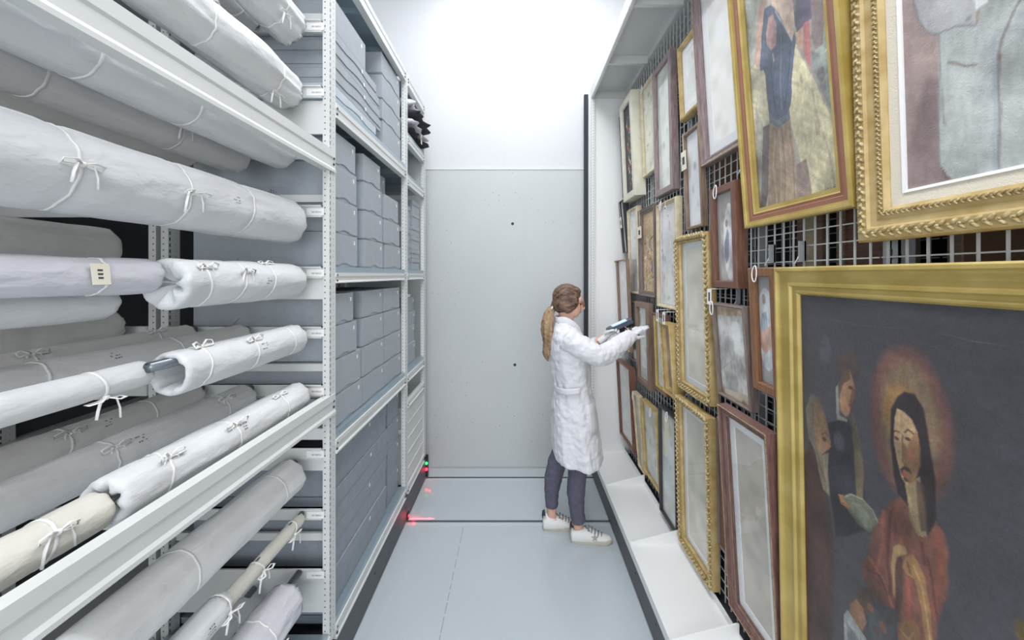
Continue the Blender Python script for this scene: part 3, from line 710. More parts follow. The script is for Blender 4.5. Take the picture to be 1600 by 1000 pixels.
ART['F1']=[
 ('E',0.412,1.082,0.094,0.179,(116,76,66),0.018,0.9),
 ('E',0.414,1.081,0.067,0.147,(122,102,78),0.0168,0.95),
 ('E',0.398,1.1,0.046,0.075,(140,104,58),0.0156,0.8),
 ('P',[(0.217,1.195),(0.23,1.205),(0.255,1.224),(0.283,1.216),(0.294,1.186),(0.281,1.141),(0.241,1.122)],(78,64,58),0.006,0.9),
 ('P',[(0.173,0.994),(0.251,1.042),(0.286,0.991),(0.3,0.881),(0.304,0.767),(0.205,0.683),(0.177,0.85)],(44,44,52),0.006,0.9),
 ('P',[(0.215,1.111),(0.224,1.125),(0.228,1.037),(0.251,1.037),(0.251,1.028),(0.217,1.022)],(150,152,140),0.0025,0.9),
 ('P',[(0.222,1.12),(0.242,1.161),(0.262,1.174),(0.272,1.138),(0.275,1.102),(0.268,1.072),(0.249,1.041),(0.231,1.052)],(158,118,88),0.0036,1),
 ('P',[(0.222,1.12),(0.242,1.161),(0.262,1.174),(0.262,1.149),(0.239,1.129),(0.225,1.08)],(80,62,52),0.0025,0.8),
 ('E',0.261,1.125,0.006,0.005,(60,40,36),0.0012,0.9),
 ('E',0.262,1.077,0.006,0.003,(120,50,44),0.0012,0.8),
 ('P',[(0.268,1.137),(0.279,1.103),(0.27,1.069),(0.258,1.048),(0.263,1.101)],(90,60,50),0.0036,0.7),
 ('P',[(0.266,1.059),(0.286,1.015),(0.297,0.913),(0.293,0.81),(0.278,0.801),(0.27,0.898),(0.266,0.982)],(108,94,68),0.0036,0.9),
 ('P',[(0.074,0.838),(0.119,0.918),(0.153,0.837),(0.184,0.761),(0.199,0.642),(0.175,0.176),(0.053,0.04)],(72,50,46),0.0108,0.95),
 ('P',[(0.101,1.01),(0.123,1.065),(0.153,1.066),(0.174,1.026),(0.189,0.967),(0.183,0.928),(0.139,0.892),(0.109,0.924)],(134,124,104),0.0036,1),
 ('P',[(0.135,1.045),(0.158,1.045),(0.174,1.007),(0.193,0.947),(0.188,0.924),(0.159,0.894),(0.139,0.908),(0.131,0.962)],(166,130,98),0.0036,1),
 ('E',0.169,0.946,0.007,0.006,(72,54,46),0.0016,0.8),
 ('L',[(0.158,0.954),(0.173,0.968),(0.186,0.962)],0.003,(80,60,50),0.002,0.7),
 ('P',[(0.181,0.945),(0.195,0.938),(0.185,0.921),(0.174,0.923)],(180,130,92),0.0015,0.9),
 ('P',[(0.134,0.906),(0.164,0.896),(0.188,0.915),(0.182,0.852),(0.185,0.789),(0.161,0.795),(0.143,0.842)],(140,128,100),0.0036,0.95),
 ('L',[(0.168,0.893),(0.172,0.848),(0.178,0.804)],0.004,(176,164,136),0.0015,0.8),
 ('L',[(0.139,0.904),(0.153,0.861),(0.169,0.823)],0.005,(100,84,66),0.002,0.8),
 ('P',[(0.333,0.811),(0.37,0.885),(0.397,0.91),(0.414,0.885),(0.43,0.849),(0.45,0.856),(0.466,0.9),(0.484,0.887),(0.493,0.84),(0.489,0.756),(0.47,0.678),(0.459,0.494),(0.316,0.334),(0.342,0.602),(0.293,0.635),(0.287,0.671),(0.31,0.725)],(122,76,62),0.006,1),
 ('L',[(0.352,0.847),(0.346,0.763),(0.327,0.669)],0.009,(168,94,76),0.004,0.7),
 ('L',[(0.381,0.879),(0.392,0.811),(0.394,0.782)],0.008,(160,88,66),0.0035,0.6),
 ('L',[(0.31,0.705),(0.344,0.675),(0.375,0.615)],0.009,(176,100,72),0.004,0.7),
 ('L',[(0.47,0.878),(0.477,0.815),(0.462,0.692)],0.01,(150,76,54),0.0045,0.6),
 ('L',[(0.369,0.857),(0.359,0.757),(0.363,0.651)],0.007,(78,42,40),0.003,0.7),
 ('L',[(0.438,0.828),(0.443,0.789)],0.008,(84,46,42),0.0035,0.7),
 ('L',[(0.405,0.723),(0.409,0.645),(0.414,0.606)],0.009,(172,84,62),0.0035,0.7),
 ('L',[(0.305,0.669),(0.337,0.677),(0.357,0.646)],0.005,(80,44,42),0.0025,0.7),
 ('L',[(0.449,0.807),(0.463,0.735),(0.47,0.685)],0.006,(88,48,44),0.003,0.7),
 ('P',[(0.372,1.105),(0.389,1.144),(0.406,1.16),(0.428,1.16),(0.447,1.134),(0.457,1.093),(0.462,1.04),(0.471,0.975),(0.469,0.905),(0.45,0.857),(0.437,0.913),(0.408,0.896),(0.384,0.912),(0.376,0.953),(0.371,1.028)],(42,36,38),0.0042,1),
 ('P',[(0.405,0.943),(0.438,0.978),(0.445,0.904),(0.447,0.851),(0.43,0.84),(0.412,0.866)],(150,130,96),0.0036,1),
 ('P',[(0.43,0.967),(0.446,0.961),(0.45,0.865),(0.436,0.855),(0.429,0.908)],(84,62,50),0.0042,0.8),
 ('P',[(0.387,1.113),(0.403,1.109),(0.421,1.099),(0.435,1.076),(0.439,1.043),(0.437,1.007),(0.43,0.974),(0.418,0.95),(0.406,0.944),(0.396,0.956),(0.386,0.989),(0.379,1.031),(0.381,1.086)],(184,152,112),0.0025,1),
 ('P',[(0.402,1.041),(0.411,1.03),(0.423,1.059),(0.432,1.08),(0.441,1.044),(0.439,1.0),(0.427,0.962),(0.412,0.946),(0.405,0.971),(0.4,0.992)],(128,90,62),0.0042,0.75),
 ('E',0.42,1.017,0.008,0.013,(180,104,76),0.0048,0.7),
 ('L',[(0.378,1.052),(0.384,1.059),(0.393,1.059)],0.003,(54,40,38),0.001,0.9),
 ('L',[(0.406,1.064),(0.413,1.073),(0.426,1.069)],0.003,(54,40,38),0.001,0.9),
 ('E',0.387,1.042,0.006,0.004,(70,54,48),0.0012,1),
 ('E',0.414,1.052,0.007,0.004,(66,50,46),0.0012,1),
 ('L',[(0.402,1.056),(0.4,1.018),(0.398,0.992),(0.404,0.989)],0.003,(110,78,58),0.0015,0.9),
 ('P',[(0.393,0.974),(0.403,0.986),(0.416,0.984),(0.421,0.968),(0.414,0.976),(0.402,0.976),(0.396,0.961)],(60,44,42),0.0015,0.95),
 ('E',0.404,0.966,0.006,0.008,(156,84,68),0.0012,1),
 ('E',0.406,0.956,0.006,0.005,(70,50,44),0.0016,0.9),
 ('L',[(0.406,0.942),(0.411,0.898),(0.422,0.868),(0.439,0.846)],0.005,(172,148,104),0.002,0.8),
 ('P',[(0.372,0.773),(0.385,0.791),(0.403,0.795),(0.409,0.784),(0.397,0.772),(0.384,0.757),(0.377,0.709),(0.379,0.649),(0.37,0.657),(0.368,0.725)],(168,134,92),0.0025,1),
 ('P',[(0.381,0.755),(0.394,0.77),(0.396,0.708),(0.388,0.626),(0.375,0.615),(0.375,0.7)],(74,50,44),0.0036,0.9),
 ('P',[(0.393,0.744),(0.403,0.771),(0.418,0.791),(0.429,0.784),(0.445,0.755),(0.455,0.7),(0.461,0.622),(0.445,0.606),(0.436,0.683),(0.42,0.735),(0.402,0.731)],(160,118,74),0.0036,1),
 ('L',[(0.42,0.765),(0.439,0.729),(0.451,0.654),(0.458,0.605)],0.004,(196,160,108),0.0015,0.8),
 ('L',[(0.407,0.762),(0.411,0.741)],0.004,(84,54,44),0.0015,0.8),
 ('P',[(0.234,0.814),(0.255,0.837),(0.29,0.845),(0.319,0.833),(0.336,0.813),(0.333,0.789),(0.311,0.768),(0.277,0.766),(0.25,0.783)],(104,108,92),0.0025,1),
 ('P',[(0.25,0.811),(0.286,0.826),(0.312,0.812),(0.322,0.792),(0.307,0.773),(0.281,0.776),(0.262,0.787)],(126,132,112),0.0025,0.9),
 ('L',[(0.236,0.813),(0.259,0.836),(0.294,0.844),(0.323,0.832),(0.336,0.808)],0.003,(166,160,134),0.001,0.8),
 ('P',[(0.217,0.813),(0.236,0.819),(0.242,0.803),(0.258,0.802),(0.25,0.788),(0.225,0.789)],(164,118,82),0.002,1),
 ('P',[(0.326,0.798),(0.346,0.799),(0.342,0.769),(0.328,0.748),(0.314,0.758)],(120,84,64),0.0036,0.9),
 ('P',[(0.265,0.56),(0.285,0.61),(0.315,0.627),(0.325,0.595),(0.306,0.546),(0.28,0.539)],(86,66,52),0.0048,0.9),
 ('P',[(0.248,0.534),(0.269,0.564),(0.288,0.555),(0.298,0.522),(0.286,0.486),(0.263,0.49),(0.247,0.502)],(146,106,76),0.0036,1),
 ('P',[(0.228,0.482),(0.241,0.507),(0.273,0.491),(0.297,0.48),(0.31,0.393),(0.224,0.303)],(146,150,148),0.0025,1),
 ('P',[(0.238,0.468),(0.263,0.464),(0.286,0.452),(0.284,0.365),(0.235,0.314)],(100,104,108),0.0036,0.9),
 ('P',[(0.303,0.568),(0.339,0.607),(0.38,0.627),(0.39,0.583),(0.403,0.491),(0.31,0.393),(0.305,0.487)],(70,76,82),0.0048,0.9),
 ('E',0.31,0.574,0.009,0.01,(134,84,64),0.0016,1),
 ('E',0.342,0.553,0.01,0.013,(126,84,64),0.002,0.9),
 ('E',0.324,0.529,0.009,0.012,(80,60,50),0.002,0.9),
 ('P',[(0.38,0.595),(0.4,0.622),(0.421,0.644),(0.432,0.629),(0.433,0.522),(0.382,0.469)],(146,100,64),0.0025,1),
 ('L',[(0.387,0.588),(0.405,0.582),(0.417,0.609)],0.004,(190,150,100),0.0015,0.8),
 ('E',0.611,0.79,0.013,0.023,(150,118,60),0.006,0.9),
 ('L',[(0.197,1.3),(0.3,1.299),(0.43,1.306),(0.53,1.301),(0.627,1.298)],0.002,(92,94,100),0.0015,0.6),
 ('E',0.178,1.214,0.021,0.037,(96,100,110),0.012,0.5),
 ('E',0.221,0.963,0.018,0.025,(110,116,128),0.0096,0.6),
]
ART['F2']=[
 ('P',[(0.09,0.585),(0.339,0.407),(0.193,0.428),(0.186,0.11),(0.074,0.12)],(170,150,146),0.015,0.8),
 ('P',[(0.164,0.359),(0.193,0.345),(0.196,0.108),(0.099,0.123)],(134,116,116),0.017,0.7),
 ('L',[(0.102,0.469),(0.107,0.404),(0.117,0.308),(0.102,0.222)],0.014,(168,166,168),0.006,0.5),
 ('L',[(0.115,0.339),(0.106,0.267),(0.097,0.162)],0.003,(104,92,96),0.0015,0.8),
 ('P',[(0.189,0.444),(0.218,0.453),(0.276,0.527),(0.343,0.585),(0.528,0.404),(0.522,0.056),(0.209,0.116),(0.198,0.126),(0.187,0.149),(0.185,0.265)],(182,186,184),0.003,1),
 ('P',[(0.142,0.636),(0.142,0.548),(0.148,0.5),(0.159,0.466),(0.177,0.445),(0.198,0.439),(0.22,0.435),(0.258,0.413),(0.265,0.434),(0.278,0.525)],(186,186,188),0.0025,1),
 ('L',[(0.142,0.548),(0.149,0.496),(0.164,0.46),(0.18,0.443),(0.2,0.438),(0.222,0.434),(0.26,0.412)],0.004,(140,140,146),0.002,0.9),
 ('P',[(0.254,0.48),(0.279,0.462),(0.277,0.444),(0.257,0.444)],(236,236,236),0.001,1),
 ('L',[(0.261,0.437),(0.262,0.416)],0.005,(168,150,124),0.0015,0.9),
 ('E',0.246,0.434,0.006,0.004,(146,148,152),0.0016,0.9),
 ('L',[(0.192,0.44),(0.189,0.347),(0.184,0.237),(0.185,0.15)],0.004,(140,144,146),0.002,0.8),
 ('L',[(0.331,0.424),(0.314,0.401),(0.298,0.363),(0.292,0.336),(0.292,0.294),(0.289,0.099)],0.005,(140,134,130),0.002,0.9),
 ('E',0.294,0.329,0.003,0.01,(134,116,104),0.0016,0.9),
 ('L',[(0.206,0.368),(0.221,0.358),(0.238,0.342),(0.258,0.335)],0.004,(140,128,122),0.0015,1),
 ('L',[(0.287,0.37),(0.285,0.26),(0.285,0.112)],0.008,(158,168,176),0.0035,0.6),
 ('P',[(0.217,0.346),(0.26,0.325),(0.254,0.274),(0.236,0.257),(0.223,0.289)],(188,192,188),0.005,0.6),
 ('L',[(0.194,0.316),(0.193,0.261),(0.197,0.239)],0.004,(150,146,144),0.002,0.8),
 ('E',0.338,0.373,0.017,0.045,(166,170,174),0.01,0.6),
 ('P',[(0.187,0.149),(0.198,0.126),(0.209,0.116),(0.194,0.117)],(110,96,96),0.002,0.8),
 ('E',0.418,0.601,0.04,0.108,(196,160,140),0.004,1),
 ('E',0.412,0.688,0.045,0.059,(90,80,76),0.005,1),
]
ART['F3']=[
 ('P',[(0.051,1.023),(0.223,0.883),(0.192,0.618),(0.07,0.594)],(180,184,176),0.012,0.8),
 ('P',[(0.07,0.594),(0.134,0.607),(0.167,0.52),(0.136,0.257),(0.068,0.254),(0.058,0.429)],(206,200,170),0.0048,0.9),
 ('P',[(0.083,0.443),(0.125,0.354),(0.097,0.055),(0.043,0.051)],(150,148,138),0.0096,0.8),
 ('P',[(0.292,0.562),(0.308,0.545),(0.428,0.239),(0.466,0.144),(0.457,-0.005),(0.313,0.009),(0.286,0.179),(0.251,0.349),(0.272,0.486)],(218,209,172),0.0025,1),
 ('P',[(0.419,0.723),(0.525,0.636),(0.484,0.165),(0.429,0.256),(0.375,0.374),(0.36,0.479),(0.412,0.505)],(152,166,156),0.0072,1),
 ('L',[(0.419,0.556),(0.456,0.549),(0.482,0.552)],0.007,(190,196,186),0.003,0.7),
 ('L',[(0.415,0.466),(0.449,0.464),(0.474,0.466)],0.007,(186,192,178),0.003,0.7),
 ('L',[(0.387,0.425),(0.433,0.419),(0.466,0.422)],0.006,(134,150,146),0.003,0.7),
 ('L',[(0.406,0.396),(0.45,0.388)],0.006,(176,188,176),0.0025,0.7),
 ('L',[(0.426,0.506),(0.465,0.504)],0.007,(124,144,140),0.003,0.7),
 ('P',[(0.302,0.818),(0.392,0.745),(0.371,0.588),(0.312,0.587),(0.297,0.658)],(98,96,112),0.0036,1),
 ('P',[(0.387,0.749),(0.427,0.716),(0.408,0.489),(0.376,0.489),(0.365,0.534)],(134,118,116),0.0036,1),
 ('P',[(0.338,0.595),(0.363,0.589),(0.357,0.445),(0.343,0.468),(0.332,0.514)],(184,112,112),0.0036,0.9),
 ('P',[(0.306,0.586),(0.336,0.583),(0.326,0.514),(0.308,0.553)],(206,160,136),0.002,0.9),
 ('P',[(0.362,0.497),(0.392,0.47),(0.406,0.396),(0.385,0.379),(0.362,0.448)],(124,122,124),0.0048,0.8),
 ('E',0.389,0.419,0.012,0.012,(110,104,108),0.002,0.8),
 ('P',[(0.38,0.381),(0.405,0.382),(0.408,0.321),(0.394,0.318)],(140,130,132),0.0036,0.8),
 ('P',[(0.427,0.33),(0.449,0.371),(0.464,0.349),(0.457,0.138),(0.438,0.207),(0.418,0.252)],(108,104,114),0.0042,1),
 ('L',[(0.307,0.539),(0.368,0.406),(0.413,0.281),(0.451,0.158)],0.006,(178,166,152),0.003,0.8),
 ('L',[(0.351,0.386),(0.363,0.302),(0.402,0.155),(0.414,0.04)],0.008,(190,178,156),0.003,0.7),
 ('P',[(0.309,0.456),(0.319,0.445),(0.319,0.417),(0.306,0.427)],(176,160,138),0.0015,0.8),
 ('P',[(0.351,0.287),(0.371,0.283),(0.371,0.237),(0.356,0.238)],(170,154,136),0.002,0.8),
 ('P',[(0.263,0.179),(0.309,0.186),(0.32,0.078),(0.328,0.007),(0.251,0.012)],(140,122,114),0.0048,0.9),
 ('P',[(0.297,0.822),(0.334,0.792),(0.313,0.647),(0.291,0.662)],(150,140,144),0.0036,0.8),
 ('P',[(0.138,0.766),(0.173,0.811),(0.199,0.792),(0.167,0.702),(0.14,0.571),(0.108,0.583),(0.096,0.609)],(192,158,142),0.0025,1),
 ('P',[(0.145,0.67),(0.173,0.756),(0.207,0.746),(0.24,0.693),(0.265,0.638),(0.287,0.569),(0.301,0.594),(0.305,0.571),(0.286,0.5),(0.261,0.376),(0.239,0.349),(0.182,0.355),(0.152,0.399),(0.15,0.529),(0.142,0.551),(0.124,0.561)],(88,98,116),0.002,1),
 ('P',[(0.218,0.843),(0.287,0.789),(0.305,0.677),(0.307,0.619),(0.288,0.573),(0.264,0.628),(0.24,0.693),(0.207,0.746)],(200,176,158),0.0025,1),
 ('L',[(0.223,0.713),(0.259,0.638),(0.288,0.573)],0.004,(206,206,206),0.002,0.7),
 ('P',[(0.189,0.714),(0.212,0.707),(0.224,0.665),(0.213,0.601),(0.189,0.598),(0.172,0.626),(0.17,0.668)],(170,136,132),0.002,1),
 ('L',[(0.195,0.583),(0.198,0.557)],0.004,(190,176,160),0.0015,0.9),
 ('L',[(0.24,0.611),(0.224,0.491),(0.218,0.384)],0.005,(120,130,142),0.0025,0.8),
 ('L',[(0.185,0.556),(0.185,0.443),(0.197,0.367)],0.004,(58,66,84),0.002,0.8),
 ('L',[(0.281,0.565),(0.257,0.452),(0.23,0.379)],0.005,(64,72,92),0.0025,0.8),
 ('P',[(0.152,0.399),(0.182,0.359),(0.24,0.353),(0.253,0.365),(0.255,0.33),(0.198,0.326),(0.154,0.357)],(112,120,130),0.002,1),
 ('P',[(0.151,0.358),(0.198,0.326),(0.255,0.33),(0.262,0.249),(0.258,0.02),(0.109,0.034),(0.123,0.214)],(164,142,120),0.0025,1),
 ('P',[(0.118,0.357),(0.151,0.354),(0.12,0.121),(0.088,0.042),(0.066,0.05),(0.098,0.246)],(110,100,100),0.0025,1),
 ('L',[(0.178,0.323),(0.158,0.205),(0.159,0.033)],0.006,(196,176,150),0.0025,0.8),
 ('L',[(0.211,0.321),(0.215,0.188),(0.191,0.028)],0.005,(120,104,96),0.0025,0.8),
 ('L',[(0.248,0.318),(0.253,0.199),(0.247,0.026)],0.005,(128,112,106),0.0025,0.8),
 ('L',[(0.197,0.316),(0.199,0.215),(0.173,0.042)],0.004,(206,188,160),0.002,0.7),
 ('L',[(0.373,0.082),(0.376,0.059),(0.382,0.076),(0.388,0.058),(0.396,0.071),(0.399,0.054),(0.408,0.072),(0.41,0.053),(0.421,0.068),(0.424,0.052),(0.434,0.072),(0.437,0.057)],0.0025,(90,84,84),0.001,0.9),
]
ART['F16']=[
 ('P',[(0.058,0.392),(0.11,0.393),(0.097,0.017),(0.05,0.016)],(176,170,164),0.0015,0.9),
 ('E',0.122,0.199,0.047,0.163,(222,222,224),0.0012,1),
 ('P',[(0.083,0.202),(0.107,0.256),(0.12,0.232),(0.115,0.139),(0.092,0.106),(0.079,0.141)],(130,136,160),0.002,0.9),
 ('E',0.103,0.278,0.01,0.016,(150,128,130),0.0012,0.9),
 ('P',[(0.133,0.274),(0.162,0.284),(0.157,0.11),(0.127,0.105)],(206,190,196),0.0025,0.8),
 ('E',0.149,0.299,0.009,0.013,(170,150,140),0.0012,0.8),
]
ART['F18']=[
 ('E',0.068,0.233,0.051,0.151,(206,212,216),0.0012,1),
 ('P',[(0.024,0.214),(0.048,0.289),(0.07,0.296),(0.08,0.222),(0.073,0.175),(0.031,0.155)],(150,166,178),0.0025,0.9),
 ('E',0.059,0.342,0.011,0.019,(150,130,122),0.0016,0.9),
 ('P',[(0.035,0.216),(0.095,0.248),(0.098,0.179),(0.059,0.135),(0.035,0.156)],(206,160,138),0.003,0.9),
 ('L',[(0.049,0.135),(0.045,0.086)],0.002,(150,150,156),0.0015,0.7),
 ('L',[(0.083,0.269),(0.088,0.131)],0.003,(170,178,186),0.002,0.7),
]
ART['F17']=[
 ('P',[(0.013,0.358),(0.202,0.368),(0.203,0.051),(0.009,0.029)],(222,222,218),0.0025,1),
 ('P',[(0.04,0.389),(0.17,0.401),(0.12,0.375),(0.048,0.373)],(190,160,120),0.004,0.7),
 ('P',[(0.165,0.025),(0.214,0.003),(0.142,-0.009)],(180,140,110),0.003,0.8),
 ('L',[(-0.003,0.101),(0.122,0.186)],0.002,(150,150,150),0.001,0.8),
 ('L',[(0.098,0.291),(0.076,0.204),(0.124,0.133),(0.127,0.08)],0.003,(238,238,236),0.0015,0.7),
 ('L',[(0.085,0.344),(0.208,0.348)],0.002,(196,192,186),0.001,0.7),
 ('L',[(0.041,0.254),(0.195,0.254)],0.002,(200,200,196),0.0015,0.7),
]
ART['F21']=[
 ('P',[(-0.148,0.597),(0.051,0.636),(0.046,0.463),(-0.154,0.405)],(134,164,196),0.005,1),
 ('P',[(-0.154,0.411),(0.047,0.492),(0.044,0.406),(-0.157,0.321)],(190,198,204),0.005,0.9),
 ('P',[(-0.157,0.334),(0.045,0.417),(0.033,-0.001),(-0.171,-0.115)],(128,128,128),0.004,1),
 ('L',[(-0.082,0.314),(-0.025,0.254),(-0.041,0.126)],0.012,(96,96,100),0.005,0.8),
 ('L',[(-0.012,0.32),(0.005,0.154)],0.008,(170,166,160),0.004,0.7),
]
def picture(spec, lab, prof, fw, fm, cat='picture', depth=None, liner=None, mount=0, mountcol=None, art=None, bg=(239, 239, 233), seed=1, glass=True, step=.006,
            carve=None, segm=None, shapes=(), tagp=None, oil=False, grain=.03, frame_name='frame', streak=None, loop=None, mott=1.0, glare_veil=None):
    Yf, Yn, zb, zt, Xb, Xt = spec
    w = Yf-Yn; h = hypot(zt-zb, Xb-Xt); t = math.asin((Xb-Xt)/h)
    r = thing('framed_picture', (Xb, (Yf+Yn)/2, zb), lab, cat, 'framed pictures hung on the wire grid')
    ux = Vector((0, -1, 0)); uz = Vector((-cos(t), 0, -sin(t))); uy = Vector((-sin(t), 0, cos(t)))
    mw = Matrix((ux, uy, uz)).transposed().to_4x4(); mw.translation = Vector((Xb, (Yf+Yn)/2, zb))
    r.matrix_world = mw; ORI[r.name] = (0, 0, 0)
    if depth is None: depth = max(.012, (GX-.010-Xb))
    p, _ = PROFILE[prof](fw, depth)
    mats = fm if isinstance(fm, (list, tuple)) else [fm]
    f = sm(moulding(w, h, p, mats, segm).build(frame_name, mats, r), 30)
    ins = fw-.003
    if carve:
        cm = MB()
        for (u, z, size, pitch, style) in carve: leaf_band(w, h, u*fw, z, size, pitch, style, cm)
        cm.build('carving', ORN, f, smooth=True)
    zi = -.016 if prof in ('flat', 'round') else -.024
    inner = ins
    if liner:
        lw, lm = liner
        lp = [(fw-.004, zi-.006), (fw-.004, zi+.002), (fw+lw*.8, zi-.002), (fw+lw*.8, zi+.002), (fw+lw, zi), (fw+lw, zi-.006)]
        moulding(w, h, lp, None, lambda a, b_: 1 if min(a, b_) > .78 else 0).build('liner', [lm, WHT], r)
        inner = fw+lw-.002
    zz = zi-.005
    if mount:
        mp_ = [(fw-.003, zz-.003), (fw-.003, zz), (fw+mount, zz), (fw+mount+.001, zz-.003)]
        moulding(w, h, mp_, None).build('mount', mountcol or M['mount'], r); inner = fw+mount-.001; zz -= .0032
    mt = ARTM['oil' if oil else 'print']
    canvas(w, h, inner, zz, step, bg, list(shapes)+list(art or []), seed, mt, r, name='canvas' if oil else 'print', grain=grain, streak=streak, mott=mott, glare_veil=glare_veil)
    if glass:
        MB().box(-w/2+fw-.002, w/2-fw+.002, fw-.002, h-fw+.002, zi+.0005, zi+.0025).build('glass', M['glass'], r)
    MB().box(-w/2+.004, w/2-.004, .004, h-.004, -depth-.001, -depth+.002).build('backing', BACK, r)
    if tagp:
        tx, ty, tw, th = tagp; g = MB()
        g.box(tx-tw/2, tx+tw/2, ty-th, ty, .004, .005); g.box(tx-tw*.25, tx+tw*.2, ty-th*.7, ty-th*.3, .005, .0053, 1)
        g.box(tx-.001, tx+.001, ty, h+.002, .003, .005, 0)
        g.build('tag', [M['tag'], M['ink']], r)
    if loop:
        pts = [(loop+.03*(s/8-.5)*1.2, h+.004+.0-.055*sin(pi*s/8)*(1 if s % 2 == 0 else .96), .006+.004*sin(pi*s/8)) for s in range(9)]
        pts = [(loop+.012*sin(2*pi*s/12)*(1+.3*(s > 6)), h+.008-.03*(1-cos(2*pi*s/12)), .004+.006*sin(pi*s/12)) for s in range(13)]
        MB().tube(pts, (.0022), 6).build('cord_loop', M['string'], r, smooth=True)
    return r
def blots(w, h, n, cols, seed, smin=.006, smax=.03, x0=0, x1=1, y0=0, y1=1, al=.8):
    rd = random.Random(seed)
    return [('E', w*rd.uniform(x0, x1), h*rd.uniform(y0, y1), rd.uniform(smin, smax)*.7, rd.uniform(smin, smax), rd.choice(cols), .006, al) for _ in range(n)]
FAINT = [(214, 218, 208), (206, 214, 206), (228, 220, 212), (216, 214, 220)]
S = {'F1': (1.296, .26, .270, 1.724, .89, .862), 'F2': (1.025, .28, 1.784, 3.15, .90, .857), 'F3': (1.525, 1.030, 1.881, 3.10, .90, .807),
 'F4': (1.882, 1.54, 2.224, 3.16, .90, .843), 'F5': (2.134, 1.90, 2.543, 2.95, .90, .882), 'F6': (2.076, 1.89, 1.939, 2.451, .91, .889),
 'F7': (2.512, 2.225, 2.198, 3.016, .90, .882), 'F8': (2.786, 2.535, 2.396, 3.03, .91, .885), 'F9': (3.108, 2.800, 2.28, 3.05, .86, .826),
 'F10': (3.225, 3.125, 2.34, 3.02, .885, .855), 'F11': (3.236, 3.115, 1.878, 2.31, .89, .852), 'F12': (3.09, 2.85, 1.55, 2.212, .90, .879),
 'F13': (2.842, 2.52, 1.548, 2.169, .90, .891), 'F14': (2.483, 2.175, 1.493, 2.147, .90, .894), 'F15': (2.139, 1.79, 1.083, 1.903, .895, .874),
 'F16': (1.766, 1.56, 1.641, 2.086, .895, .880), 'F17': (1.735, 1.49, 1.162, 1.573, .905, .873), 'F18': (1.47, 1.315, 1.267, 1.725, .90, .880),
 'F19': (1.636, 1.315, .295, 1.152, .90, .851), 'F20': (2.143, 1.78, .226, 1.032, .90, .879), 'F21': (1.75, 1.645, .467, 1.054, .915, .906),
 'F22': (2.419, 2.165, .22, .882, .895, .887), 'F23': (2.727, 2.435, .305, .823, .90, .873), 'F24': (2.88, 2.74, .268, .828, .905, .858),
 'F25': (3.275, 2.90, .349, .984, .875, .842), 'F26': (3.263, 2.96, 1.096, 1.82, .87, .837), 'F27': (2.888, 2.61, .906, 1.503, .90, .881),
 'F28': (3.068, 2.90, 1.03, 1.49, .905, .895), 'F29': (2.549, 2.33, .952, 1.449, .905, .888), 'F30': (2.316, 2.165, .998, 1.414, .88, .853)}
picture(S['F1'], 'large dark religious painting in a broad gold frame, nearest on the right', 'cove', .088, GOLD2, 'painting', art=ART['F1'], bg=(70, 69, 75), seed=11, glass=False, step=.0026, oil=True, streak=(.2, .98, 90, .08), grain=.09, glare_veil=(104, 102, 104, .20))
picture(S['F2'], 'large portrait of a figure in a pale grey coat, ornate gold frame', 'carved', .082, GOLD, 'painting', liner=(.034, LIN), art=ART['F2'], bg=(176, 158, 152), seed=12, glass=False, step=.0034, oil=True, mott=.5, streak=(.5, .86, 80, .07),
        carve=[(.26, -.004, .022, .021, 'leaf'), (.82, -.008, .012, .012, 'leaf')])
picture(S['F3'], 'oil painting of a woman in dark blue blouse beside a cream wall', 'step', .068, [GOLD2, REDB, PGOLD], 'painting', art=ART['F3'], bg=(166, 162, 150), seed=13, glass=False, step=.0028, oil=True, grain=.07, mott=.8, streak=(.64, .77, 110, .16), glare_veil=(170, 168, 166, .12),
        segm=lambda a, b_: 1 if .34 < min(a, b_) and max(a, b_) < .74 else 0)
picture(S['F4'], 'tall mauve brown frame with wide white mount, hung under the canopy', 'step', .040, MAU, mount=.045, bg=(245, 243, 237), seed=14, carve=[(.12, .0, .006, .0075, 'bead')], grain=.01)
picture(S['F5'], 'small gilt framed white sheet under the canopy beside the mauve frame', 'round', .030, GOLD, mount=.03, bg=(241, 243, 239), shapes=blots(.23, .4, 8, FAINT, 5), seed=15)
picture(S['F6'], 'narrow thin brown framed pale sheet with cream tag at upper left', 'flat', .014, TAU, bg=(237, 239, 243), seed=16, tagp=(-.07, .42, .06, .10), shapes=blots(.18, .5, 10, FAINT, 6), grain=.02)
picture(S['F7'], 'pale speckled print in smooth reddish brown frame near the canopy', 'flat', .036, MAU, bg=(235, 239, 231), shapes=blots(.29, .8, 30, FAINT, 7), seed=17)
picture(S['F8'], 'faint greenish print in a slim pale gold frame near the canopy', 'round', .018, PGOLD, bg=(237, 239, 221), shapes=blots(.26, .6, 30, FAINT, 8), seed=18, loop=-.05)
vine = [('E', .155+.05*sin(k*.9), .12+k*.024, .012, .014, [(196, 70, 60), (224, 200, 150), (96, 128, 90), (86, 96, 150), (232, 220, 190), (190, 120, 70)][k % 6], .004, .95) for k in range(22)]+[('E', .155+.035*cos(k*1.7), .2+k*.022, .008, .010, [(220, 170, 90), (170, 60, 60), (230, 225, 205)][k % 3], .003, .9) for k in range(16)]
picture(S['F9'], 'dark embroidered flower garland in a deep cream frame', 'flat', .052, CREAM, bg=(52, 50, 62), shapes=vine, seed=19, glass=False, step=.005, oil=True)
picture(S['F10'], 'thin dark frame half hidden behind the deep cream frame', 'flat', .008, BLK, bg=(219, 229, 227), seed=20)
picture(S['F11'], 'thin black framed sheet with white tag, farthest under the flower garland', 'flat', .008, BLK, bg=(213, 221, 219), seed=21, tagp=(-.02, .30, .05, .09))
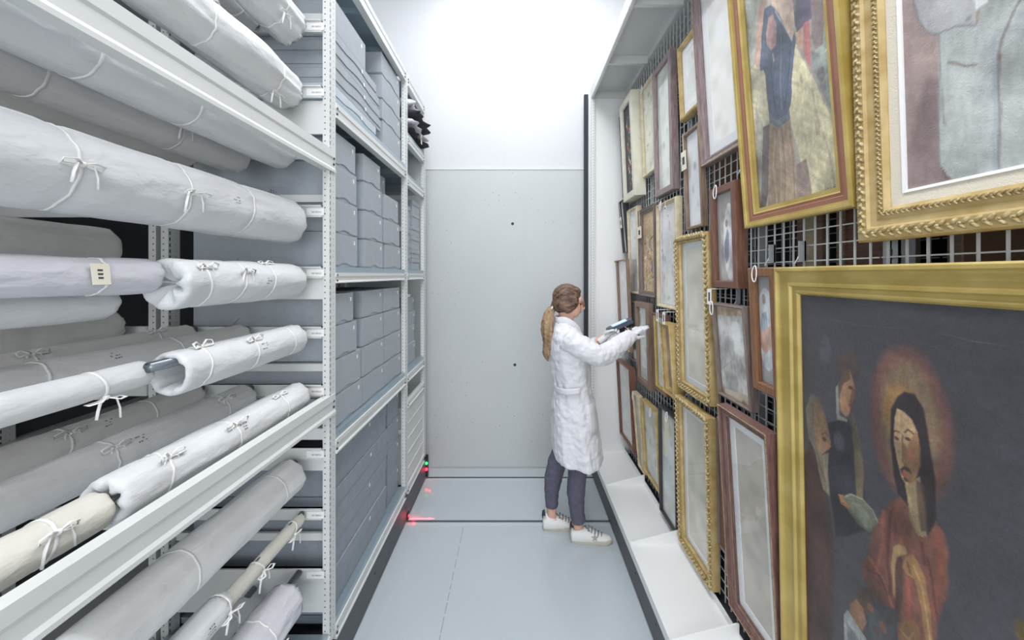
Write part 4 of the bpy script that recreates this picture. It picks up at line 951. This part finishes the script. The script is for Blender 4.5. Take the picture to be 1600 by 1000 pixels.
picture(S['F12'], 'olive gold frame left of the colourful embroidery', 'round', .020, PGOLD, bg=(237, 241, 235), mount=.01, shapes=blots(.25, .66, 10, FAINT, 12), seed=22, tagp=(-.03, .62, .02, .02))
emb = blots(.33, .62, 170, [(206, 196, 130), (120, 140, 90), (212, 206, 180), (170, 120, 84), (96, 110, 130), (226, 216, 190), (188, 92, 80)], 31, .004, .014, .1, .9, .06, .66, .9)+[('E', .25, .36, .016, .04, (196, 60, 66), .004, .95), ('E', .21, .2, .010, .05, (56, 80, 160), .004, .95), ('E', .10, .40, .016, .02, (232, 226, 216), .004, .95), ('L', [(.13, .28), (.16, .38), (.25, .42)], .008, (84, 66, 50), .003, .9)]
picture(S['F13'], 'colourful figures embroidery on tan cloth in grey brown frame with cream tag', 'step', .034, GRB, bg=(206, 180, 144), shapes=emb, seed=23, glass=False, step=.005, oil=True, tagp=(-.11, .50, .085, .085), grain=.12)
picture(S['F14'], 'faded lacework sheet in a cream and olive gold frame', 'round', .022, [PGOLD], bg=(241, 239, 239), mount=.012, shapes=blots(.3, .65, 40, FAINT+[(214, 198, 186)], 14), seed=24, loop=-.05, tagp=(.02, .62, .028, .03))
picture(S['F15'], 'tall carved gold frame with grey mounted sheet, centre of the grid', 'carved', .036, GOLD, mount=.030, mountcol=mat('pale_blue_mount', (226, 232, 234), .8), bg=(225, 221, 207), seed=25, grain=.01,
        carve=[(.28, -.001, .027, .026, 'leaf'), (.92, -.010, .007, .0085, 'bead')])
picture(S['F16'], 'brown wooden frame with small oval photograph, upper of the two', 'flat', .032, BRN, bg=(178, 174, 170), art=ART['F16'], seed=26, step=.003, loop=-.03, grain=.01)
stain = blots(.245, .41, 26, [(206, 182, 146), (214, 196, 164), (190, 162, 124)], 41, .01, .03, .03, .97, .86, .98, .6)+blots(.245, .41, 16, [(206, 182, 146), (214, 196, 164)], 42, .01, .025, .02, .10, .02, .98, .6)
picture(S['F17'], 'stained old map sheet in a thin dark brown frame', 'flat', .011, GRB, bg=(220, 208, 186), art=ART['F17'], shapes=stain, seed=27, step=.0035, loop=-.10, grain=.03)
picture(S['F18'], 'walnut frame with oval photograph, partly behind the big gold frame', 'flat', .034, WAL, bg=(168, 168, 168), art=ART['F18'], seed=28, step=.003, loop=-.02, grain=.01)
picture(S['F19'], 'mahogany frame with white mount resting low beside the big gold frame', 'step', .040, RED, mount=.032, bg=(206, 200, 188), seed=29, carve=[(.10, .0, .005, .0065, 'bead'), (.9, -.016, .004, .006, 'bead')], grain=.01)
picture(S['F20'], 'carved gold frame with white mount, lowest row above the trays', 'carved', .036, GOLD, mount=.030, bg=(227, 223, 209), seed=30, carve=[(.28, -.001, .027, .026, 'leaf'), (.92, -.010, .007, .0085, 'bead')], grain=.01)
picture(S['F21'], 'unframed blue sky landscape edge behind the lower carved gold frame', 'flat', .006, GRB, 'painting', art=ART['F21'], bg=(150, 154, 158), seed=31, glass=False, oil=True, depth=.012)
picture(S['F22'], 'slim black framed print with yellowed square, low on the grid', 'flat', .010, BLK, bg=(231, 235, 231), shapes=[('P', [(.02, .36), (.16, .38), (.16, .62), (.02, .60)], (228, 222, 196), .004, .9), ('P', [(.09, .28), (.16, .3), (.17, .5), (.1, .5)], (206, 214, 218), .01, .7)], seed=32, loop=.03, grain=.02)
picture(S['F23'], 'small gilt framed faint print low on the grid with cord loop', 'flat', .012, GOLD, bg=(229, 233, 225), shapes=blots(.29, .5, 10, [(206, 208, 196), (196, 204, 200)], 23, .02, .05), seed=33, loop=.08)
picture(S['F24'], 'slim pale gold frame half hidden behind the small gilt one', 'flat', .012, PGOLD, bg=(217, 219, 215), seed=34, loop=-.02)
picture(S['F25'], 'plain brown frame at knee height beside the white end panel', 'flat', .014, BRN, bg=(239, 237, 231), seed=35, depth=.05)
picture(S['F26'], 'narrow pale sheet in thin brown frame with gilt corner knobs', 'flat', .010, TAU, bg=(241, 241, 239), seed=36, depth=.026)
picture(S['F27'], 'wide brown framed faint print that the white glove touches', 'flat', .040, TAU, bg=(225, 235, 227), shapes=blots(.26, .6, 20, [(196, 214, 204), (222, 224, 214)], 27, .02, .05)+[('L', [(.06, .06), (.06, .55)], .006, (196, 176, 130), .003, .8)], seed=37)
picture(S['F28'], 'small greenish print in thin frame behind the raised hands', 'flat', .010, GRB, bg=(221, 233, 225), seed=38)
picture(S['F29'], 'red brown frame with gilt inner edge beside the tiny carved one', 'step', .026, [RED, GOLD2], bg=(233, 239, 245), seed=39, segm=lambda a, b_: 1 if min(a, b_) > .5 else 0, mount=.012)
picture(S['F30'], 'tiny deep carved gold frame tipped forward, beside the tall carved frame', 'cove', .034, GOLD, bg=(150, 140, 132), shapes=blots(.15, .4, 10, [(190, 186, 180), (110, 96, 90), (120, 130, 140)], 30, .02, .05), seed=40, glass=False, oil=True, carve=[(.3, -.006, .011, .012, 'leaf')])
# gilt knobs on the far narrow frame belong to it
r26 = [o for o in bpy.data.objects if o.get('label', '').startswith('narrow pale sheet in thin brown')][0]
for sx in (-.145, .145):
    for sy in (.01, .715): MB().ell((sx, sy, .006), (.010, .010, .006), 10, 5).build('corner_knob', GOLD2, r26, smooth=True)
# backs of pictures hung on the far side of the grid
for (y0, y1, z0, z1, m, lab) in ((.35, .95, 1.30, 2.0, BACK, 'brown picture back seen through the grid above the big gold frame'),
        (1.03, 1.28, 1.45, 2.1, BRN, 'brown picture back seen through the grid below the woman painting'),
        (1.34, 1.46, 1.5, 2.2, PGOLD, 'pale picture back behind the grid beside the silver hooks'),
        (1.68, 2.1, 2.0, 2.5, BACK, 'brown picture back behind the grid left of the upper oval photograph'),
        (1.2, 1.6, .7, 1.3, BACK, 'brown picture back behind the grid under the walnut frame')):
    t = thing('turned_picture', (GX+.12, (y0+y1)/2, z0), lab, 'picture', 'pictures hung on the far side of the grid')
    MB().box(GX+.118, GX+.130, y0+.01, y1-.01, z0+.01, z1-.01).build('backing', m, t)
    fr = MB()
    for a in ((y0, y0+.03, z0, z1), (y1-.03, y1, z0, z1), (y0, y1, z0, z0+.03), (y0, y1, z1-.03, z1)): fr.box(GX+.112, GX+.130, *a)
    fr.build('stretcher', TAU, t)
# steel hooks and white tapes above the frames
def hook(y, z, lab):
    t = thing('picture_hook', (GX-.015, y, z), lab, 'hook', 'steel hooks hanging on the grid')
    MB().box(GX-.028, GX-.004, y-.011, y-.008, z-.01, z+.055).box(GX-.010, GX-.0035, y-.011, y+.014, z-.01, z+.055).build('bracket', M['steel'], t)
    MB().tube([(GX-.018, y-.006, z+.02), (GX-.030, y-.006, z-.005), (GX-.038, y-.004, z-.02), (GX-.034, y-.004, z-.032)], .0022, 6).build('hook_wire', M['steel'], t, smooth=True)
hook(1.42, 1.755, 'left one of two steel hooks above the big gold frame')
hook(1.27, 1.755, 'right one of two steel hooks above the big gold frame')
hook(1.60, 2.13, 'steel hook above the upper oval photograph')
hook(1.63, 1.585, 'steel hook above the stained map sheet')
hook(2.10, 1.05, 'steel hook above the lower carved gold frame')
hook(2.36, 1.48, 'steel hook above the tiny carved frame')
for (y, z, x, lab) in ((1.735, 1.60, .868, 'white paper tag hanging left of the stained map'), (2.30, 1.455, .84, 'white paper tag on the tiny carved frame, left one'), (2.20, 1.45, .84, 'white paper tag on the tiny carved frame, right one')):
    g = MB().box(x-.001, x, y-.02, y+.018, z-.035, z+.035).box(x-.0013, x-.001, y-.008, y+.006, z-.02, z+.02, 1)
    g.box(x-.001, GX-.002, y-.001, y+.001, z+.034, z+.037)
    tag(g.build('hang_tag', [M['paper'], M['ink']], None, origin=(x, y, z)), lab, 'tag', 'paper tags on the pictures')
# ---------------------------------------------------------------- the person
SKIN = mat('skin', (226, 180, 158), .55, var=.04, vscale=30, spec=.35)
COAT = mat('white_cotton_coat', (226, 226, 231), .85, bump=.12, bscale=25, spec=.15, var=.015, vscale=6)
JEAN = mat('grey_denim', (98, 96, 112), .85, var=.10, vscale=40, bump=.15, bscale=260, spec=.2)
HAIR = mat('brown_hair', (138, 110, 92), .45, col2=(58, 42, 36), vscale=34, stretch=(.5, 2.5, 1.5), bump=.6, bscale=60, spec=.35, detail=6)
HAIRB = mat('blond_hair', (178, 150, 118), .5, col2=(122, 96, 74), vscale=30, stretch=(2.2, 2.2, .2), bump=.5, bscale=60, spec=.35, detail=6)
SHOE = mat('white_leather', (234, 234, 232), .5, var=.03, vscale=20); SOLE = mat('worn_sole', (196, 192, 176), .7, var=.08, vscale=30)
STAR = mat('grey_suede', (164, 162, 154), .8); NAVY = mat('navy_heel_tab', (50, 50, 68), .7); LACE = mat('grey_lace', (122, 124, 132), .8)
GLOVE = mat('white_glove', (226, 226, 229), .8, bump=.15, bscale=200)
def ringset(mb, specs, n=28, p=2.0, rip=False):
    """stack of ellipses: (centre, half x, half y[, lean about y])"""
    R_ = []
    for s in specs:
        (cx, cy, cz), a, b_ = s[:3]; ln = s[3] if len(s) > 3 else 0
        ring = []
        for k in range(n):
            t = 2*pi*k/n; u = abs(cos(t))**(2/p)*(1 if cos(t) >= 0 else -1)*a; v = abs(sin(t))**(2/p)*(1 if sin(t) >= 0 else -1)*b_
            if rip:
                f = max(0, min(1, (1.0-cz)/.45)); g = max(0, 1-abs(cz-1.0)/.14)
                q = 1+f*.045*(sin(5*t+1.1)+.5*sin(9*t+cz*3))+g*.03*sin(12*t)+.015*sin(7*t+cz*9); u *= q; v *= q
            ring.append((cx+u*cos(ln), cy+v, cz+u*sin(ln)))
        R_.append(ring)
    return mb.rings(R_, 0, True)
def limb(mb, pts, rs, n=16, sub=5):
    P = [Vector(p) for p in pts]; out = []; ro = []
    for i in range(len(P)-1):
        p0, p1, p2, p3 = P[max(i-1, 0)], P[i], P[i+1], P[min(i+2, len(P)-1)]
        for k in range(sub):
            t = k/sub
            out.append(.5*((2*p1)+(p2-p0)*t+(2*p0-5*p1+4*p2-p3)*t*t+(3*p1-p0-3*p2+p3)*t**3))
            a, b_ = rs[i], rs[i+1]
            ro.append(tuple(x+(y-x)*t for x, y in zip(a, b_)) if isinstance(a, tuple) else a+(b_-a)*t)
    out.append(P[-1]); ro.append(rs[-1])
    return mb.tube(out, ro, n)
def blend(o, vox, smooth=4, disp=None):
    r = o.modifiers.new('remesh', 'REMESH'); r.mode = 'VOXEL'; r.voxel_size = vox; r.use_smooth_shade = True
    if smooth: s = o.modifiers.new('smooth', 'SMOOTH'); s.iterations = smooth; s.factor = .5
    if disp:
        tx = bpy.data.textures.new('folds', 'CLOUDS'); tx.noise_scale = disp[1]; tx.noise_depth = 2
        d = o.modifiers.new('folds', 'DISPLACE'); d.texture = tx; d.strength = disp[0]; d.mid_level = .5; d.texture_coords = 'GLOBAL'
    return o
PY = 2.51
per = thing('person', (.36, PY, 0), 'person in white lab coat, grey jeans and white sneakers, scanning a framed picture', 'person')
HC = Vector((.338, PY, 1.520))
body = MB()
# skull, jaw and face, turned to the pictures and slightly down
hd = Matrix.Rotation(radians(8), 3, 'Y')
def hp(x, y, z): return HC+hd @ Vector((x, y, z))
body.ell(hp(-.012, 0, .022), (.088, .070, .085), 24, 16)
body.ell(hp(.030, 0, -.028), (.055, .056, .070), 20, 14)
body.ell(hp(.052, 0, -.072), (.026, .026, .022), 14, 10)
body.ell(hp(.060, 0, .026), (.026, .050, .030), 14, 10)
body.ell(hp(.074, 0, -.052), (.012, .020, .013), 12, 8)
limb(body, [hp(.078, 0, .012), hp(.094, 0, -.012), hp(.103, 0, -.026), hp(.084, 0, -.034)], [.007, .0085, .0105, .008], 10, 3)
for s in (-1, 1): body.ell(hp(-.004, s*.068, -.016), (.015, .006, .022), 10, 8)
limb(body, [hp(-.015, 0, -.05), (.322, PY, 1.425), (.315, PY, 1.36), (.325, PY, 1.30)], [.053, .048, .052, .07], 18)
ringset(body, [((.325, PY, 1.375), .05, .07), ((.322, PY, 1.34), .070, .13), ((.335, PY, 1.28), .090, .155), ((.36, PY, 1.15), .098, .145), ((.37, PY, 1.02), .085, .125), ((.375, PY, .92), .105, .155), ((.38, PY, .82), .11, .165), ((.385, PY, .76), .10, .15)])
RA = [(.315, PY-.155, 1.315), (.45, PY-.19, 1.225), (.535, PY-.16, 1.212), (.66, PY-.07, 1.262), (.745, PY-.01, 1.305)]
LA = [(.335, PY+.16, 1.315), (.43, PY+.19, 1.20), (.48, PY+.16, 1.175), (.545, PY+.12, 1.235), (.60, PY+.09, 1.275)]
limb(body, RA, [.048, .042, .038, .034, .026]); limb(body, LA, [.048, .040, .036, .030, .024])
YN, YF = 2.45, 2.575
NL = [(.37, YN+.01, .82), (.388, YN, .56), (.382, YN, .42), (.365, YN, .30), (.372, YN, .17), (.388, YN, .085)]
FL = [(.36, YF-.01, .82), (.322, YF, .58), (.275, YF, .44), (.245, YF, .30), (.235, YF, .17), (.232, YF, .085)]
limb(body, NL, [.062, .04, .04, .036, .032, .033]); limb(body, FL, [.062, .04, .04, .036, .032, .033])
for P_ in (NL, FL):
    a = P_[-1]; body.ell((a[0]+.03, a[1], .055), (.07, .03, .03), 14, 8)
blend(body.build('body', SKIN, per), .0055, 3)
# face details
ey = MB()
for s in (-1, 1): ey.ell(hp(.074, s*.029, -.001), (.007, .011, .007), 10, 6)
ey.build('eyes', mat('eye_dark', (60, 44, 38), .3), per, smooth=True)
lp = MB().ell(hp(.083, 0, -.050), (.006, .018, .004), 10, 6).ell(hp(.083, 0, -.058), (.006, .015, .004), 10, 6)
lp.build('lips', mat('lips', (196, 124, 116), .5), per, smooth=True)
gl = MB()
for s in (-1, 1):
    c = hp(.095, s*.030, -.001)
    gl.tube([(c.x-.006*abs(cos(2*pi*k/14))*.6, c.y+.024*cos(2*pi*k/14), c.z+.019*sin(2*pi*k/14)) for k in range(15)], .0024, 6)
    gl.tube([hp(.090, s*.054, .004), hp(.05, s*.069, .004), hp(-.005, s*.074, -.004)], .0022, 6)
gl.tube([hp(.098, -.008, .002), hp(.101, 0, .004), hp(.098, .008, .002)], .002, 6)
gl.build('glasses', mat('tortoise_plastic', (150, 96, 72), .3), per, smooth=True)
# hair drawn back into a low ponytail
h = MB()
h.ell(hp(-.020, 0, .030), (.094, .080, .090), 26, 16)
h.ell(hp(-.040, 0, -.018), (.072, .078, .062), 22, 14)
h.ell(hp(.018, 0, .072), (.052, .058, .036), 20, 10)
for s in (-1, 1):
    h.ell(hp(.010, s*.052, .012), (.046, .032, .060), 16, 10); h.ell(hp(-.010, s*.058, -.032), (.042, .028, .040), 16, 10)
h.ell(hp(-.085, 0, -.040), (.030, .034, .030), 14, 10)
blend(h.build('hair', HAIR, per), .005, 5, (.006, .02))
pt = MB()
tb = hp(-.100, 0, -.052)
limb(pt, [tb, tb+Vector((-.028, -.01, -.045)), tb+Vector((-.045, -.02, -.13)), tb+Vector((-.035, -.02, -.22)), tb+Vector((-.046, -.02, -.29)), tb+Vector((-.030, -.018, -.345))],
     [(.020, .020), (.030, .032), (.036, .034), (.034, .028), (.026, .02), (.008, .006)], 20, 6)
limb(pt, [tb, tb+Vector((-.012, -.035, -.07)), tb+Vector((-.022, -.045, -.16)), tb+Vector((-.018, -.04, -.25)), tb+Vector((-.032, -.03, -.31))], [.016, .02, .022, .016, .006], 12, 5)
blend(pt.build('ponytail', HAIRB, per), .005, 3, (.012, .022))
MB().tube([(tb.x-.004+.023*cos(2*pi*k/12)*.5, tb.y+.024*sin(2*pi*k/12), tb.z+.004+.020*cos(2*pi*k/12)) for k in range(13)], .006, 8).build('hair_tie', M['string'], per, smooth=True)
# lab coat
c = MB()
ringset(c, [((.300, PY, 1.405), .050, .062, .15), ((.305, PY, 1.375), .070, .095, .12), ((.315, PY, 1.345), .088, .155), ((.325, PY, 1.30), .108, .188), ((.336, PY, 1.22), .128, .19),
            ((.345, PY, 1.12), .128, .175), ((.356, PY, 1.00), .118, .160), ((.362, PY, .93), .124, .17), ((.370, PY, .82), .142, .19), ((.378, PY, .70), .152, .20), ((.386, PY, .58), .160, .205), ((.394, PY, .515), .162, .205, -.12), ((.394, PY, .505), .156, .20, -.12)], 64, rip=True)
limb(c, [(.30, PY-.145, 1.315)]+RA[1:4]+[(.742, PY-.012, 1.302)], [.074, .066, .064, .055, .046], 20)
limb(c, [(.33, PY+.145, 1.315)]+LA[1:3]+[(.525, PY+.135, 1.215)], [.070, .062, .060, .048], 20)
cc = blend(c.build('coat', COAT, per), .0062, 1, (.017, .038))
# soft creases, belt, pocket, collar and seams of the coat
d = MB()
def onback(x, z, lift=.006):
    """point on the side of the coat facing the camera"""
    ks = [(1.30, .325, .108, .188), (1.12, .345, .128, .175), (.93, .362, .124, .17), (.82, .370, .142, .19), (.70, .378, .152, .20), (.58, .386, .160, .205), (.48, .394, .164, .205)]
    for i in range(len(ks)-1):
        if ks[i][0] >= z >= ks[i+1][0]:
            t = (ks[i][0]-z)/(ks[i][0]-ks[i+1][0]); a = [p+(q-p)*t for p, q in zip(ks[i], ks[i+1])]; break
    u = max(-.995, min(.995, (x-a[1])/a[2]))
    return Vector((x, PY-a[3]*math.sqrt(1-u*u)-lift, z))
def patch(x0, x1, z0, z1, lift, n=8, skew=0):
    vs = []; fs = []
    for j in range(5):
        for i in range(n+1):
            x = x0+(x1-x0)*i/n; z = z0+(z1-z0)*j/4+skew*(i/n); vs.append(onback(x, z, lift))
    for j in range(5):
        for i in range(n+1):
            x = x0+(x1-x0)*i/n; z = z0+(z1-z0)*j/4+skew*(i/n); vs.append(onback(x, z, lift-.012))
    m_ = (n+1)*5
    for j in range(4):
        for i in range(n):
            a = j*(n+1)+i; fs.append((a, a+1, a+n+2, a+n+1)); fs.append((m_+a, m_+a+n+1, m_+a+n+2, m_+a+1))
    for i in range(n):
        fs.append((i, m_+i, m_+i+1, i+1)); a = 4*(n+1)+i; fs.append((a, a+1, m_+a+1, m_+a))
    for j in range(4):
        a = j*(n+1); fs.append((a, a+n+1, m_+a+n+1, m_+a)); a += n; fs.append((a, m_+a, m_+a+n+1, a+n+1))
    d.add(vs, fs)
patch(.242, .385, .955, .992, .018, skew=.022)
d.build('belt_strap', COAT, per, smooth=True); d = MB()
patch(.44, .505, .72, .90, .016)
d.build('pocket', COAT, per, smooth=True); d = MB()
limb(d, [(.262, PY-.055, 1.405), (.30, PY-.072, 1.408), (.345, PY-.075, 1.385), (.385, PY-.055, 1.345), (.41, PY-.03, 1.29)], [(.006, .022), (.007, .024), (.007, .024), (.006, .022), (.005, .012)], 12, 4)
limb(d, [(.262, PY+.055, 1.405), (.30, PY+.072, 1.408), (.345, PY+.075, 1.385), (.385, PY+.055, 1.345)], [(.006, .022), (.007, .024), (.007, .024), (.006, .02)], 12, 4)
limb(d, [(.262, PY-.055, 1.405), (.248, PY, 1.408), (.262, PY+.055, 1.405)], [(.006, .022)]*3, 12, 5)
d.build('collar', COAT, per, smooth=True)
# jeans
j = MB()
limb(j, [(.37, YN+.02, .80), (.390, YN, .56), (.385, YN, .43), (.375, YN, .32), (.380, YN, .22), (.392, YN, .125)], [.085, .058, .060, .058, .047, .046], 20)
limb(j, [(.35, YF-.02, .80), (.315, YF, .58), (.268, YF, .44), (.240, YF, .32), (.232, YF, .22), (.233, YF, .145)], [.085, .058, .062, .058, .045, .042], 20)
blend(j.build('jeans', JEAN, per), .006, 2, (.010, .03))
# sneakers
def sneaker(x, y, ang, star):
    m4 = Matrix.Translation((x, y, 0)) @ Matrix.Rotation(ang, 4, 'Z')
    T_ = lambda q: tuple(m4 @ Vector(q))
    out = [(-.075, .0), (-.068, .026), (-.03, .033), (.04, .036), (.11, .044), (.16, .038), (.185, .018), (.19, 0), (.185, -.02), (.16, -.038), (.11, -.042), (.04, -.034), (-.03, -.032), (-.068, -.026)]
    cx_ = .055
    s = MB().rings([[T_((cx_+(a-cx_)*k, b_*k, z)) for a, b_ in out] for z, k in ((.0, .97), (.004, 1.01), (.024, 1.01), (.028, .96))])
    sh = sm(s.build('shoe', SOLE, per), 50)
    u = MB(); prof = [(-.072, .085, .028), (-.06, .100, .033), (-.03, .098, .036), (.005, .088, .037), (.03, .094, .036), (.06, .078, .037), (.10, .058, .040), (.14, .048, .038), (.172, .040, .026), (.184, .030, .014)]
    R_ = []
    for px_, top, hw in prof:
        R_.append([T_((px_, hw*cos(pi*k/12)*(1-.30*sin(pi*k/12)**2), .02+(top-.02)*sin(pi*k/12)**.7)) for k in range(13)]+[T_((px_, -hw*.9, .015)), T_((px_, hw*.9, .015))])
    u.rings(R_); ob = u.build('upper', SHOE, sh, smooth=True)
    hb = MB(); hb.rings([[T_((-.078+.004*k_+q*.0, hw_*cos(pi*k/10)*1.04, z_+.002*sin(pi*k/10))) for k in range(11)] for q, k_, hw_, z_ in ((0, 0, .024, .075), (0, 1, .026, .103), (0, 5, .036, .106), (0, 6, .037, .078))])
    hb.build('heel_tab', NAVY, sh, smooth=True)
    lc = MB()
    for i in range(5):
        px_ = .035+.02*i; tz = .093-.0105*i
        limb(lc, [T_((px_, -.026, tz-.012)), T_((px_+.006, -.01, tz+.003)), T_((px_+.01, .01, tz+.003)), T_((px_+.008, .026, tz-.012))], [.0032]*4, 6, 3)
    limb(lc, [T_((.02, -.005, .098)), T_((.03, -.03, .104)), T_((.045, -.036, .085))], [.003]*3, 6, 3); limb(lc, [T_((.02, .0, .098)), T_((.012, -.026, .112)), T_((.028, -.03, .098))], [.003]*3, 6, 3)
    lc.build('laces', LACE, sh, smooth=True)
    if star:
        st = []
        for k in range(10):
            rr = .021 if k % 2 == 0 else .009; a = pi/2+2*pi*k/10; st.append((.075+rr*cos(a)*1.15, .046+rr*sin(a)))
        def surf(a, z): return -.0345-.002*(1-abs(z-.046)/.03)
        sb = MB().prism(st, 0, .003, lambda a, z, q: T_((a, -.0425+.38*(z-.03)+q*.4, z)))
        sb.build('star_patch', STAR, sh)
    return sh
sneaker(.415, YN, radians(-3), True); sneaker(.245, YF, radians(2), False)
# gloved hands: palm, four fingers and thumb, one surface each
def hand(name, wrist, dirv, palmn, curls, thumb, parent, rel=1.0):
    dirv = Vector(dirv).normalized(); pn = Vector(palmn); pn = (pn-pn.dot(dirv)*dirv).normalized(); side = dirv.cross(pn).normalized()
    W = Vector(wrist); mb = MB()
    P = lambda f, s, n: W+dirv*f*rel+side*s*rel+pn*n*rel
    limb(mb, [P(-.06, 0, 0), P(-.01, 0, 0), P(.03, 0, 0), P(.07, 0, 0), P(.086, 0, .002)], [(.030, .024), (.030, .022), (.036, .016), (.041, .014), (.036, .010)] if abs(side.z) < .7 else [(.024, .030), (.022, .030), (.016, .036), (.014, .041), (.010, .036)], 14, 4)
    for i, (s, l, r) in enumerate(((-.029, .066, .0088), (-.010, .076, .0092), (.010, .071, .0088), (.029, .056, .0080))):
        cu = curls[i]; p = P(.078-.006*abs(i-1.2), s, 0); a = 0; pts = [p-dirv*.02*rel, p]
        for kk, seg in enumerate((.45, .32, .25)):
            a += cu*(.8, 1.0, .8)[kk]
            p = p+(dirv*cos(a)+pn*sin(a))*l*seg*rel; pts.append(p)
        limb(mb, pts, [r*rel, r*rel, r*.98*rel, r*.9*rel, r*.75*rel], 8, 3)
    t0 = P(.012, -.030, .004); td, tc = thumb
    pts = [t0, t0+(dirv*.55-side*.75*td+pn*.3*tc)*.034*rel]
    pts.append(pts[-1]+(dirv*.85-side*.35*td+pn*.5*tc)*.030*rel); pts.append(pts[-1]+(dirv*.9+side*.1+pn*.6*tc)*.024*rel)
    limb(mb, pts, [.014*rel, .0125*rel, .0105*rel, .008*rel], 8, 3)
    return blend(mb.build(name, GLOVE, parent), .003, 2)
hand('glove', (.735, PY-.015, 1.300), (.78, .28, .52), (.45, .55, -.6), [.12, .2, .35, .6], (.35, .9), per)
hand('glove', (.598, PY+.088, 1.278), (.70, -.05, .62), (.55, -.75, -.1), [1.0, 1.05, 1.1, 1.1], (.5, 1.2), per, .95)
MB().tube([(.525, PY+.135, 1.215), (.55, PY+.118, 1.237)], [.047, .040], 18).build('cuff', COAT, per, smooth=True)
# handheld scanner
sc_ = thing('handheld_scanner', (.69, PY+.085, 1.36), 'dark handheld scanner with lit screen held in the gloved left hand', 'scanner')
ROT = Matrix.Rotation(radians(-24), 3, 'Y'); SO = Vector((.688, PY+.075, 1.358))
def sp(x, y, z): return tuple(SO+ROT @ Vector((x, y, z)))
def rbox(mb, x0, x1, y0, y1, z0, z1, mi=0, ch=.008):
    o8 = [(x0+ch, y0), (x1-ch, y0), (x1, y0+ch), (x1, y1-ch), (x1-ch, y1), (x0+ch, y1), (x0, y1-ch), (x0, y0+ch)]
    mb.rings([[sp(a+(.003 if k in (0, 3) else 0)*(-1 if a > (x0+x1)/2 else 1), b_, z) for a, b_ in o8] for k, z in enumerate((z0, z0+.004, z1-.004, z1))], mi)
q = MB(); rbox(q, -.082, .080, -.040, .040, -.014, .014, 0, .014); rbox(q, -.088, -.06, -.043, .043, -.012, .011); rbox(q, .058, .090, -.043, .043, -.015, .013)
q.build('casing', mat('dark_blue_plastic', (70, 78, 92), .4), sc_)
q = MB(); rbox(q, -.050, .056, -.032, .032, .0142, .0165); q.build('screen', emit('lit_screen', (190, 206, 220), .35), sc_)
q = MB().tube([sp(.012, 0, -.012), sp(.004, 0, -.05), sp(-.012, 0, -.10)], [(.017, .02), (.016, .018), (.017, .02)], 12); q.build('grip', M['black'], sc_, smooth=True)
q = MB(); q.tube([sp(.05, 0, -.013), sp(.052, 0, -.035)], .015, 10); q.tube([sp(.052, 0, -.035), sp(.085, 0, -.03)], .010, 10); q.tube([sp(.028, 0, -.03), sp(.036, 0, -.055), sp(.026, 0, -.07)], .004, 6); q.build('trigger_mount', M['black'], sc_, smooth=True)
